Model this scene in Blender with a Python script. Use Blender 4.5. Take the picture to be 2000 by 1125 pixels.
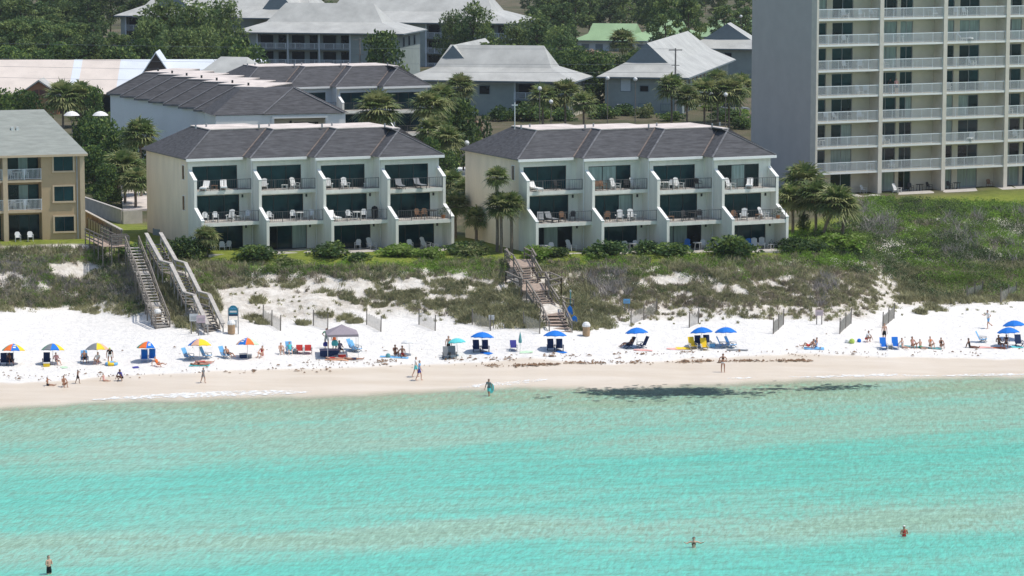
import bpy, bmesh, math, random
import numpy as np
from math import sin, cos, tan, atan, atan2, pi, radians, sqrt
from mathutils import Vector, Matrix
for o in list(bpy.data.objects): bpy.data.objects.remove(o)
S = bpy.context.scene
COL = S.collection
RNG = np.random.default_rng(7)
random.seed(7)

# ---------------------------------------------------------------- camera, sky, sun, exposure
F, CX, CY, HC = 6000.0, 1000.0, 562.5, 40.0
PT = atan(779.5 / F)
cd = bpy.data.cameras.new('camera'); cam = bpy.data.objects.new('camera', cd); COL.objects.link(cam)
cam.location = (0, 0, HC); cam.rotation_euler = (pi / 2 - PT, 0, 0)
cd.sensor_width = 36; cd.lens = 36 * F / 2000; cd.clip_start = 1; cd.clip_end = 20000
S.camera = cam
S.render.resolution_x, S.render.resolution_y = 1024, 576
SUN_EL, SUN_AZ = radians(64), radians(-3)          # azimuth measured from +X (right of the picture)
sv = Vector((cos(SUN_EL) * cos(SUN_AZ), cos(SUN_EL) * sin(SUN_AZ), sin(SUN_EL)))
w = bpy.data.worlds.new('World'); S.world = w; w.use_nodes = True
sky = w.node_tree.nodes.new('ShaderNodeTexSky'); sky.sky_type = 'NISHITA'; sky.sun_disc = False
sky.sun_elevation = SUN_EL; sky.sun_rotation = atan2(sv.x, sv.y); sky.altitude = 10; sky.air_density = 1.0; sky.dust_density = 1.2
bg = w.node_tree.nodes['Background']; w.node_tree.links.new(sky.outputs[0], bg.inputs[0]); bg.inputs[1].default_value = 0.15
ld = bpy.data.lights.new('sun', 'SUN'); ld.energy = 3.7; ld.angle = radians(0.53); ld.color = (1.0, 0.955, 0.88)
sun = bpy.data.objects.new('sun', ld); COL.objects.link(sun); sun.rotation_euler = sv.to_track_quat('Z', 'Y').to_euler()
sun.location = (60, 250, 120)
S.view_settings.view_transform = 'Standard'; S.view_settings.look = 'None'
S.view_settings.exposure = 0.0; S.view_settings.gamma = 1.0
S.cycles.max_bounces = 6; S.cycles.diffuse_bounces = 4; S.cycles.transparent_max_bounces = 12
S.cycles.caustics_reflective = False; S.cycles.caustics_refractive = False
S.cycles.use_denoising = True

# ---------------------------------------------------------------- geometry helpers
def ray(px, py):
    a = (px - CX) / F; b = (CY - py) / F
    return np.array([a, cos(PT) + b * sin(PT), -sin(PT) + b * cos(PT)])
def P(px, py, z):
    r = ray(px, py); t = (z - HC) / r[2]
    return np.array([r[0] * t, r[1] * t, z])
def PD(px, Y, z=0.0):                              # a point seen in column px at distance Y
    return np.array([(px - CX) / F * (Y * cos(PT) - (z - HC) * sin(PT)), Y, z])

class MB:
    def __init__(s): s.v = []; s.f = []; s.m = []
    def add(s, vs, fs, m=0):
        b = len(s.v); s.v += [tuple(v) for v in vs]
        s.f += [tuple(b + i for i in f) for f in fs]; s.m += [m] * len(fs)
    def box(s, x0, x1, y0, y1, z0, z1, m=0):
        s.add([(x0,y0,z0),(x1,y0,z0),(x1,y1,z0),(x0,y1,z0),(x0,y0,z1),(x1,y0,z1),(x1,y1,z1),(x0,y1,z1)],
              [(3,2,1,0),(4,5,6,7),(0,1,5,4),(1,2,6,5),(2,3,7,6),(3,0,4,7)], m)
    def beam(s, p, q, wd, ht, m=0, up=(0,0,1)):
        p = Vector(p); q = Vector(q); d = (q - p).normalized(); u = Vector(up)
        if abs(d.dot(u)) > .98: u = Vector((0,1,0))
        sd = d.cross(u).normalized() * (wd / 2); uu = sd.cross(d).normalized() * (ht / 2)
        c = []
        for e in (p, q): c += [e - sd - uu, e + sd - uu, e + sd + uu, e - sd + uu]
        s.add(c, [(0,1,2,3),(7,6,5,4),(0,4,5,1),(1,5,6,2),(2,6,7,3),(3,7,4,0)], m)
    def poly(s, pts, m=0): s.add(pts, [tuple(range(len(pts)))], m)
    def prism(s, pts, off, m=0):
        n = len(pts); o = Vector(off); a = [Vector(p) for p in pts]
        s.add(a + [p + o for p in a], [tuple(range(n))[::-1], tuple(range(n, 2*n))] +
              [(i, (i+1) % n, (i+1) % n + n, i + n) for i in range(n)], m)
    def tube(s, pts, rad, n=6, m=0, cap=True):
        pts = [Vector(p) for p in pts]; k = len(pts); vs = []
        if not hasattr(rad, '__len__'): rad = [rad] * k
        for i in range(k):
            d = (pts[min(i+1, k-1)] - pts[max(i-1, 0)]).normalized()
            a = d.orthogonal().normalized() if abs(d.z) < .95 else (Vector((1,0,0)) - d * d.x).normalized()
            b = d.cross(a)
            vs += [pts[i] + (a * cos(2*pi*j/n) + b * sin(2*pi*j/n)) * rad[i] for j in range(n)]
        fs = [(i*n+j, i*n+(j+1) % n, (i+1)*n+(j+1) % n, (i+1)*n+j) for i in range(k-1) for j in range(n)]
        if cap: fs += [tuple(range(n))[::-1], tuple((k-1)*n+j for j in range(n))]
        s.add(vs, fs, m)
    def lathe(s, prof, n=16, c=(0,0,0), m=0):      # prof: list of (r, z)
        vs = [(c[0]+r*cos(2*pi*j/n), c[1]+r*sin(2*pi*j/n), c[2]+z) for r, z in prof for j in range(n)]
        fs = [(i*n+j, i*n+(j+1) % n, (i+1)*n+(j+1) % n, (i+1)*n+j) for i in range(len(prof)-1) for j in range(n)]
        s.add(vs, fs, m)
    def build(s, name, mats, parent=None, loc=None, rotz=0, smooth=False):
        me = bpy.data.meshes.new(name); me.from_pydata(s.v, [], s.f)
        if not isinstance(mats, (list, tuple)): mats = [mats]
        for x in mats: me.materials.append(x)
        if len(mats) > 1: me.polygons.foreach_set('material_index', s.m)
        if smooth: me.polygons.foreach_set('use_smooth', [True] * len(s.f))
        me.update()
        return link(name, me, parent, loc, rotz)
def link(name, me, parent=None, loc=None, rotz=0):
    o = bpy.data.objects.new(name, me); COL.objects.link(o)
    if parent is not None: o.parent = parent
    if loc is not None: o.location = [float(t) for t in loc]
    o.rotation_euler = (0, 0, rotz)
    return o
def tag(o, label=None, cat=None, group=None, kind=None):
    for k, v in (('label', label), ('category', cat), ('group', group), ('kind', kind)):
        if v: o[k] = v
    return o
def thing(name, label, cat, loc=(0,0,0), rotz=0, group=None):
    o = bpy.data.objects.new(name, None); COL.objects.link(o)
    o.location = [float(t) for t in loc]; o.rotation_euler = (0,0,rotz); o.empty_display_size = .3
    return tag(o, label, cat, group)
def dup(o, loc=None, rotz=None, label=None, group=None, scale=None, parent=None):
    c = o.copy(); COL.objects.link(c)
    if parent is not None: c.parent = parent
    if loc is not None: c.location = [float(t) for t in loc]
    if rotz is not None: c.rotation_euler = (0, 0, rotz)
    if scale is not None: c.scale = (scale,) * 3 if not hasattr(scale, '__len__') else scale
    if label: c['label'] = label
    if group: c['group'] = group
    for ch in list(o.children): dup(ch, parent=c)
    return c
class Proto:                                        # the first placing moves the source itself, later ones copy it
    def __init__(s, o): s.o = o; s.used = False
    def put(s, loc, rotz=0, label=None, group=None, scale=None):
        if s.used: return dup(s.o, loc, rotz, label, group, scale)
        s.used = True; o = s.o; o.location = [float(t) for t in loc]; o.rotation_euler = (0,0,rotz)
        if label: o['label'] = label
        if group: o['group'] = group
        if scale is not None: o.scale = (scale,) * 3 if not hasattr(scale, '__len__') else scale
        return o
class Fr:                                           # a building's own frame: x along its front, y away from the sea
    def __init__(s, O, yaw): s.O = np.array(O, float); s.a = yaw; s.ex = np.array([cos(yaw), sin(yaw), 0]); s.ey = np.array([-sin(yaw), cos(yaw), 0])
    def w(s, x, y, z=0): return s.O + s.ex*x + s.ey*y + np.array([0,0,z])
def fast_mesh(name, V, Q, mats, mi=None, smooth=False):
    me = bpy.data.meshes.new(name); V = np.asarray(V, np.float32); Q = np.asarray(Q, np.int32); k = Q.shape[1]
    me.vertices.add(len(V)); me.vertices.foreach_set('co', V.ravel())
    me.loops.add(Q.size); me.loops.foreach_set('vertex_index', Q.ravel())
    me.polygons.add(len(Q)); me.polygons.foreach_set('loop_start', np.arange(0, Q.size, k, dtype=np.int32))
    if not isinstance(mats, (list, tuple)): mats = [mats]
    for x in mats: me.materials.append(x)
    if mi is not None: me.polygons.foreach_set('material_index', np.asarray(mi, np.int32))
    if smooth: me.polygons.foreach_set('use_smooth', np.ones(len(Q), bool))
    me.update(calc_edges=True); me.validate()
    return me

# ---------------------------------------------------------------- materials
def nd(nt, t, **kw):
    n = nt.nodes.new(t)
    for k, v in kw.items():
        if k.startswith('i_'): n.inputs[k[2:].replace('_', ' ')].default_value = v
        else: setattr(n, k, v)
    return n
def mat(name, col, rough=.7, var=.12, scale=3.0, bump=0, spec=.3, metal=0, obj_var=0, col2=None, detail=4, stretch=None, trans=0):
    m = bpy.data.materials.new(name); m.use_nodes = True; nt = m.node_tree; b = nt.nodes['Principled BSDF']
    b.inputs['Roughness'].default_value = rough; b.inputs['Specular IOR Level'].default_value = spec; b.inputs['Metallic'].default_value = metal
    L = nt.links.new
    tc = nd(nt, 'ShaderNodeTexCoord'); src = tc.outputs['Object']
    if stretch:
        mp = nd(nt, 'ShaderNodeMapping'); mp.inputs['Scale'].default_value = stretch; L(src, mp.inputs[0]); src = mp.outputs[0]
    nz = nd(nt, 'ShaderNodeTexNoise'); nz.inputs['Scale'].default_value = scale; nz.inputs['Detail'].default_value = detail; nz.inputs['Roughness'].default_value = .62
    L(src, nz.inputs['Vector'])
    rp = nd(nt, 'ShaderNodeValToRGB'); rp.color_ramp.elements[0].position = .3; rp.color_ramp.elements[1].position = .7
    c2 = col2 or tuple(min(1, c * (1 + var)) for c in col); c1 = col if col2 else tuple(c * (1 - var) for c in col)
    rp.color_ramp.elements[0].color = (*c1, 1); rp.color_ramp.elements[1].color = (*c2, 1)
    L(nz.outputs['Fac'], rp.inputs[0]); out = rp.outputs[0]
    if obj_var:
        oi = nd(nt, 'ShaderNodeObjectInfo'); hs = nd(nt, 'ShaderNodeHueSaturation'); mr = nd(nt, 'ShaderNodeMapRange')
        mr.inputs[3].default_value = 1 - obj_var; mr.inputs[4].default_value = 1 + obj_var
        L(oi.outputs['Random'], mr.inputs[0]); L(mr.outputs[0], hs.inputs['Value']); L(out, hs.inputs['Color']); out = hs.outputs[0]
    L(out, b.inputs['Base Color'])
    if bump:
        bp = nd(nt, 'ShaderNodeBump'); bp.inputs['Strength'].default_value = bump; bp.inputs['Distance'].default_value = .05
        L(nz.outputs['Fac'], bp.inputs['Height']); L(bp.outputs[0], b.inputs['Normal'])
    if trans:
        tr = nd(nt, 'ShaderNodeBsdfTranslucent'); mx = nd(nt, 'ShaderNodeMixShader'); mx.inputs[0].default_value = trans
        L(out, tr.inputs[0]); L(b.outputs[0], mx.inputs[1]); L(tr.outputs[0], mx.inputs[2]); L(mx.outputs[0], nt.nodes['Material Output'].inputs[0])
    return m
M = {}
def A(k, *a, **kw): M[k] = mat(k, *a, **kw)
A('condo_wall', (.76,.745,.67), rough=.85, var=.09, scale=1.1, spec=.2, stretch=(1.3,1.3,.22))
A('condo_end_wall', (.84,.73,.57), rough=.85, var=.08, scale=.9, spec=.2, stretch=(1,1,.3))
A('white_trim', (.80,.80,.77), rough=.5, var=.03)
A('shingle', (.078,.078,.083), rough=.9, var=.36, scale=1.6, bump=.5, spec=.2, stretch=(.5,1.2,4))
A('membrane', (.62,.55,.50), rough=.8, var=.22, scale=.6)
A('flashing', (.17,.135,.115), rough=.6, var=.35, scale=2)
A('flashing_grey', (.15,.15,.155), rough=.6, var=.35, scale=2)
A('glass', (.004,.026,.032), rough=.06, var=.5, scale=.45, spec=.28)
A('glass_dark', (.006,.012,.014), rough=.06, var=.5, scale=.45, spec=.28)
A('curtain_glass', (.24,.30,.28), rough=.12, var=.25, scale=1.5, spec=.5, stretch=(3,3,.2))
A('frame_dark', (.03,.035,.035), rough=.4)
A('rail_dark', (.10,.10,.10), rough=.5)
A('rail_white', (.76,.80,.82), rough=.4, var=.03)
A('mesh_glass', (.25,.30,.32), rough=.3)
A('concrete', (.45,.42,.38), rough=.9, var=.15, scale=1.2)
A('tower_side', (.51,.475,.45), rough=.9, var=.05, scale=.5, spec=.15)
A('tower_beige', (.66,.61,.53), rough=.85, var=.08, scale=1)
A('tower_cream', (.60,.55,.45), rough=.85, var=.05, scale=1)
A('tan_wall', (.47,.345,.21), rough=.9, var=.07, scale=.8)
A('tan_trim', (.56,.44,.30), rough=.85, var=.06)
A('shingle_grey', (.27,.285,.26), rough=.9, var=.16, scale=1.6, bump=.3, stretch=(.4,1,3))
A('metal_roof', (.43,.43,.40), rough=.55, var=.16, scale=.35, spec=.4)
A('metal_roof_pink', (.66,.58,.51), rough=.55, var=.08, scale=.35, spec=.4)
A('metal_roof_white', (.66,.70,.74), rough=.5, var=.06, scale=.3)
A('roof_green', (.25,.37,.20), rough=.7, var=.10, scale=.3)
A('blue_grey_wall', (.26,.305,.295), rough=.85, var=.10, scale=.5)
A('row_wall', (.80,.81,.80), rough=.85, var=.04, scale=.4)
A('gable_blue', (.16,.20,.22), rough=.8, var=.08)
A('pale_blue_wall', (.50,.56,.60), rough=.85, var=.05, scale=.4)
A('brick', (.35,.17,.09), rough=.9, var=.15, scale=6)
A('brown_dark', (.06,.045,.035), rough=.8)
A('arch_window', (.12,.055,.05), rough=.3)
A('wood_grey', (.21,.185,.16), rough=.9, var=.25, scale=2.5, stretch=(1,1,6))
A('wood_pale', (.44,.41,.37), rough=.85, var=.2, scale=2.5)
A('wood_brown', (.40,.31,.25), rough=.9, var=.3, scale=3)
A('wood_new', (.55,.30,.12), rough=.8, var=.2, scale=3)
A('plank_fence', (.33,.27,.20), rough=.9, var=.25, scale=2.5, stretch=(4,4,.3))
A('white_plastic', (.66,.66,.64), rough=.4, var=.03)
A('brown_wood', (.20,.11,.06), rough=.6, var=.2)
A('dark_furniture', (.03,.028,.026), rough=.5)
A('blue_paint', (.03,.16,.50), rough=.5)
A('navy_fabric', (.012,.03,.09), rough=.8)
A('blue_fabric', (.008,.17,.62), rough=.75, var=.08)
A('aqua_fabric', (.12,.58,.60), rough=.8, var=.08)
A('teal_fabric', (.12,.32,.34), rough=.8)
A('orange_fabric', (.85,.18,.04), rough=.8)
A('yellow_fabric', (.85,.58,.03), rough=.8)
A('green_fabric', (.10,.30,.17), rough=.8)
A('pale_green_fabric', (.52,.70,.50), rough=.8)
A('lime_fabric', (.45,.60,.12), rough=.8)
A('pink_fabric', (.75,.40,.36), rough=.8)
A('peach_fabric', (.72,.42,.28), rough=.8)
A('red_fabric', (.55,.05,.04), rough=.8)
A('white_fabric', (.78,.77,.75), rough=.8, var=.03)
A('grey_fabric', (.22,.23,.24), rough=.8)
A('black_fabric', (.012,.012,.015), rough=.8)
A('purple_fabric', (.25,.21,.28), rough=.8)
A('canopy_fabric', (.30,.26,.29), rough=.8, var=.05)
A('sky_fabric', (.16,.42,.72), rough=.8)
A('indigo_fabric', (.05,.05,.28), rough=.7)
A('skin_fair', (.60,.36,.26), rough=.6, var=.05)
A('skin_tan', (.42,.22,.14), rough=.6, var=.05)
A('skin_deep', (.20,.10,.065), rough=.6, var=.05)
A('hair_dark', (.015,.011,.009), rough=.6)
A('hair_brown', (.06,.035,.02), rough=.6)
A('hair_grey', (.16,.15,.14), rough=.6)
A('face_dark', (.03,.015,.012), rough=.4)
A('lip', (.35,.11,.09), rough=.5)
A('metal_grey', (.30,.31,.32), rough=.4, var=.08)
A('pole_wood', (.26,.24,.22), rough=.9, var=.2)
A('lamp_globe', (.80,.80,.78), rough=.4, var=.02)
A('barrel', (.40,.27,.16), rough=.8, var=.12)
A('fence_mesh', (.48,.44,.38), rough=.9, var=.2)
A('post_dark', (.20,.175,.15), rough=.9, var=.2)
A('sign_teal', (.02,.20,.30), rough=.5)
A('sign_navy', (.02,.04,.09), rough=.5)
A('sign_pink', (.62,.48,.50), rough=.6)
A('terracotta', (.42,.17,.06), rough=.8)
A('pool_water', (.05,.55,.58), rough=.1, var=.15, scale=2)
A('car_dark', (.02,.025,.04), rough=.25, spec=.6)
A('car_silver', (.35,.36,.38), rough=.3, spec=.6)
A('tyre', (.012,.012,.012), rough=.8)
A('bark', (.12,.085,.06), rough=.95, var=.3, scale=5)
A('palm_trunk', (.22,.175,.135), rough=.95, var=.3, scale=6, stretch=(1,1,4))
A('pine_dark', (.085,.142,.052), rough=.7, var=.35, scale=.8, obj_var=.25, trans=.35)
A('pine_light', (.205,.265,.085), rough=.7, var=.35, scale=.8, obj_var=.25, trans=.35)
A('bush_dark', (.062,.115,.036), rough=.65, var=.4, scale=1.2, obj_var=.25, trans=.35)
A('bush_light', (.18,.25,.06), rough=.65, var=.35, scale=1.2, obj_var=.25, trans=.35)
A('palm_leaf', (.13,.185,.060), rough=.5, var=.4, scale=1.5, obj_var=.2, trans=.35)
A('palm_leaf_light', (.29,.31,.13), rough=.5, var=.3, scale=1.5, obj_var=.2, trans=.35)
A('palm_dead', (.22,.16,.09), rough=.9, var=.3, scale=2)
A('flower_pale', (.42,.30,.22), rough=.8, var=.3)
A('scrub_green', (.16,.235,.055), rough=.75, var=.4, scale=.35, trans=.35)
A('scrub_bright', (.20,.33,.05), rough=.75, var=.35, scale=.35, trans=.35)
A('scrub_dark', (.095,.14,.055), rough=.75, var=.4, scale=.35, trans=.2)
A('grass_olive', (.33,.315,.175), rough=.85, var=.35, scale=.5, trans=.2)
A('grass_brown', (.31,.265,.195), rough=.9, var=.35, scale=.5, trans=.2)
A('dead_wood', (.32,.29,.27), rough=.95, var=.3, scale=1)
A('wrack', (.20,.125,.075), rough=.95, var=.5, scale=2)
A('seaweed', (.03,.06,.055), rough=.5, var=.5, scale=1)
A('foam', (.85,.87,.86), rough=.8, var=.05)
def veil(m, a): m.node_tree.nodes['Principled BSDF'].inputs['Alpha'].default_value = a
veil(M['seaweed'], .62)
def lace(m):                                        # broken, lacy foam
    nt = m.node_tree; L = nt.links.new; b = nt.nodes['Principled BSDF']; g = nd(nt, 'ShaderNodeNewGeometry'); mp = nd(nt, 'ShaderNodeMapping'); mp.inputs['Scale'].default_value = (1.2, .9, 1); L(g.outputs['Position'], mp.inputs[0])
    n = nd(nt, 'ShaderNodeTexNoise'); n.inputs['Scale'].default_value = 1.6; n.inputs['Detail'].default_value = 6; L(mp.outputs[0], n.inputs['Vector']); r = nd(nt, 'ShaderNodeMapRange'); r.inputs[1].default_value = .38; r.inputs[2].default_value = .62; r.inputs[3].default_value = .05; r.inputs[4].default_value = .85
    L(n.outputs['Fac'], r.inputs[0]); L(r.outputs[0], b.inputs['Alpha'])
lace(M['foam'])
# ---------------------------------------------------------------- the lie of the land (sheets in metres, sea level z = 0)
def curve(tab, z=None):
    pts = [P(t[0], t[1], t[2] if len(t) > 2 else z) for t in tab]
    xs = np.array([p[0] for p in pts]); ys = np.array([p[1] for p in pts]); zs = np.array([p[2] for p in pts])
    return xs, ys, zs
SH = curve([(-400,802),(0,793),(200,782),(400,776),(600,771),(800,764),(900,758),(1000,754),(1100,756),(1200,757),(1300,753),(1400,748),(1500,742),(1600,739),(1800,737),(2000,733),(2400,722)], 0)
TOE = curve([(-300,622),(0,622),(150,608),(300,634),(430,648),(520,640),(600,634),(800,634),(950,642),(1050,652),(1150,640),(1300,630),(1500,634),(1650,632),(1720,622),(1800,606),(2000,590),(2300,575)], 2.0)
CR = curve([(-300,478,6.4),(170,478,6.4),(300,497,6.0),(420,513,5.45),(700,525,5.45),(950,517,5.5),(1200,519,5.5),(1450,513,5.5),(1600,494,5.6),(1720,450,5.8),(1800,428,6.0),(2000,412,6.0),(2300,400,6.0)])
def ip(c, X, k=1):
    r = np.interp(X, c[0], c[k])
    if c is SH: r = r + .22*np.sin(X*.55) + .16*np.sin(X*1.31 + 1) + .10*np.sin(X*2.7)
    return r
def sst(t): t = np.clip(t, 0, 1); return t * t * (3 - 2 * t)
_ph = RNG.uniform(0, 6.28, (14, 2)); _an = RNG.uniform(0, 6.28, 14)
def wob(X, Y, s):                                   # cheap smooth noise, about -1..1
    r = 0
    for i in range(14):
        k = s * (0.6 + 0.25 * i)
        r = r + np.sin((X * cos(_an[i]) + Y * sin(_an[i])) * k + _ph[i, 0]) / (1 + .25 * i)
    return r / 3.2
def ground_z(X, Y):
    X = np.asarray(X, float); Y = np.asarray(Y, float)
    ys = ip(SH, X); yt = ip(TOE, X); yc = ip(CR, X); zc = ip(CR, X, 2)
    pl = np.interp(X, [-60, -32, -24, 0, 30, 45], [6.5, 6.4, 5.95, 5.95, 5.95, 6.0])
    pl = pl + (6.0 - pl) * sst((Y - 300) / 40)
    wd = Y - ys
    t = np.clip(wd / (yt - ys), 0, 1)
    beach = 2.0 * (0.75 * t + 0.25 * t * t) * (1 - .35 * np.exp(-wd.clip(0) / 3))
    beach = beach + np.where(t > .25, .05 * wob(X, Y, 1.1) * sst((t - .25) * 4), 0)
    u = np.clip((Y - yt) / (yc - yt), 0, 1)
    bump = .42 * wob(X, Y, .45) + .16 * wob(X + 40, Y, 1.7)
    dune = beach + (zc - 2.0) * (0.35 * u + 0.65 * sst(u)) + bump * np.sin(pi * u) ** .7
    z = dune + (pl - zc) * sst((Y - yc) / 3.5)
    off = -wd
    dep = np.interp(off, [0, 2, 8, 20, 32, 48, 54, 60, 68, 90, 400], [0, .12, .35, .6, .95, .85, .55, .6, 1.0, 1.4, 5])
    return np.where(wd < 0, -dep, z)
def gz(x, y): return float(ground_z(x, y))
def G(px, py):                                      # where the sight line of a pixel meets the ground
    z = 2.0
    for _ in range(40):
        p = P(px, py, z); z = z * .5 + gz(p[0], p[1]) * .5
    p[2] = gz(p[0], p[1]); return p
def Gv(px, py):
    z = np.full(len(px), 3.0)
    a = (px - CX) / F; b = (CY - py) / F; ry = cos(PT) + b * sin(PT); rz = -sin(PT) + b * cos(PT)
    for _ in range(40):
        t = (z - HC) / rz; z = z * .5 + ground_z(a * t, ry * t) * .5
    return np.stack([a * t, ry * t, ground_z(a * t, ry * t)], 1)
def axis(lo, hi, step, far0, far1, grow=1.35):
    a = list(np.arange(lo, hi + step / 2, step)); s = step
    while a[-1] < far1: s *= grow; a.append(a[-1] + s)
    s = step
    while a[0] > far0: s *= grow; a.insert(0, a[0] - s)
    return np.array(a)
def grid(xs, ys):
    X, Y = np.meshgrid(xs, ys); n, m = X.shape
    i = np.arange(n * m).reshape(n, m)
    Q = np.stack([i[:-1,:-1], i[:-1,1:], i[1:,1:], i[1:,:-1]], -1).reshape(-1, 4)
    return X.ravel(), Y.ravel(), Q
def fattr(me, name, vals):
    a = me.attributes.new(name, 'FLOAT', 'POINT'); a.data.foreach_set('value', np.asarray(vals, np.float32))

X, Y, Q = grid(axis(-62, 66, .45, -6000, 6000), axis(228, 325, .4, -3000, 9000))
Z = ground_z(X, Y); V = np.stack([X, Y, Z], 1)
def sand_mat():
    m = bpy.data.materials.new('ground'); m.use_nodes = True; nt = m.node_tree; L = nt.links.new; b = nt.nodes['Principled BSDF']
    b.inputs['Roughness'].default_value = .95; b.inputs['Specular IOR Level'].default_value = .15
    geo = nd(nt, 'ShaderNodeNewGeometry')
    def noise(sc, det=5, st=None):
        src = geo.outputs['Position']
        if st:
            mp = nd(nt, 'ShaderNodeMapping'); mp.inputs['Scale'].default_value = st; L(src, mp.inputs[0]); src = mp.outputs[0]
        n = nd(nt, 'ShaderNodeTexNoise'); n.inputs['Scale'].default_value = sc; n.inputs['Detail'].default_value = det; n.inputs['Roughness'].default_value = .65
        L(src, n.inputs['Vector']); return n.outputs['Fac']
    def ramp(f, a, ca, c, cb):
        r = nd(nt, 'ShaderNodeValToRGB'); r.color_ramp.elements[0].position = a; r.color_ramp.elements[1].position = c
        r.color_ramp.elements[0].color = (*ca, 1); r.color_ramp.elements[1].color = (*cb, 1); L(f, r.inputs[0]); return r.outputs[0]
    def mix(f, a, c):
        x = nd(nt, 'ShaderNodeMix', data_type='RGBA'); L(f, x.inputs[0]); L(a, x.inputs[6]); L(c, x.inputs[7]); return x.outputs[2]
    def at(n): a = nd(nt, 'ShaderNodeAttribute', attribute_name=n); return a.outputs['Fac']
    dry = ramp(noise(1.3), .30, (.70,.68,.645), .60, (.785,.76,.72))
    wet = ramp(noise(.35, 4, (.3, 1.5, 1)), .3, (.60,.51,.40), .7, (.70,.62,.52))
    dune = ramp(noise(1.1, 6), .30, (.46,.41,.345), .62, (.72,.68,.615))
    lawn = ramp(noise(1.2, 6), .3, (.12,.16,.024), .7, (.23,.26,.048))
    soil = ramp(noise(.12, 5), .35, (.05,.065,.025), .65, (.16,.13,.09))
    rr = nd(nt, 'ShaderNodeMapRange'); rr.inputs[3].default_value = .95; rr.inputs[4].default_value = .42; L(at('wet'), rr.inputs[0]); L(rr.outputs[0], b.inputs['Roughness'])
    c = mix(at('wet'), dry, wet); c = mix(at('dune'), c, dune); c = mix(at('lawn'), c, lawn); c = mix(at('back'), c, soil)
    L(c, b.inputs['Base Color'])
    bp = nd(nt, 'ShaderNodeBump'); bp.inputs['Strength'].default_value = 1.0; bp.inputs['Distance'].default_value = .22
    ma = nd(nt, 'ShaderNodeMath', operation='MULTIPLY'); sb = nd(nt, 'ShaderNodeMath', operation='SUBTRACT'); sb.inputs[0].default_value = 1
    L(at('wet'), sb.inputs[1]); L(noise(1.6, 6), ma.inputs[0]); L(sb.outputs[0], ma.inputs[1]); L(ma.outputs[0], bp.inputs['Height']); L(bp.outputs[0], b.inputs['Normal'])
    return m
me = fast_mesh('ground', V, Q, sand_mat(), smooth=True)
ys = ip(SH, X); yt = ip(TOE, X); yc = ip(CR, X); wd = Y - ys
WETW = np.interp(X, [-60, -35, -15, 0, 20, 45], [9.0, 8.8, 9.6, 8.6, 8.6, 6.5]) + .35 * wob(X, Y * .2, .5)
fattr(me, 'wet', 1 - sst((wd - WETW + .5) / 1.0))
fattr(me, 'dune', sst((Y - yt - .3 + 1.2 * wob(X, Y, .5)) / 3.5))
fattr(me, 'lawn', sst((Y - yc + 1.5 + 1.3 * wob(X, Y, .4)) / 1.6))
fattr(me, 'back', sst((Y - yc - 17) / 8))
tag(link('ground', me), kind='structure')

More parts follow.
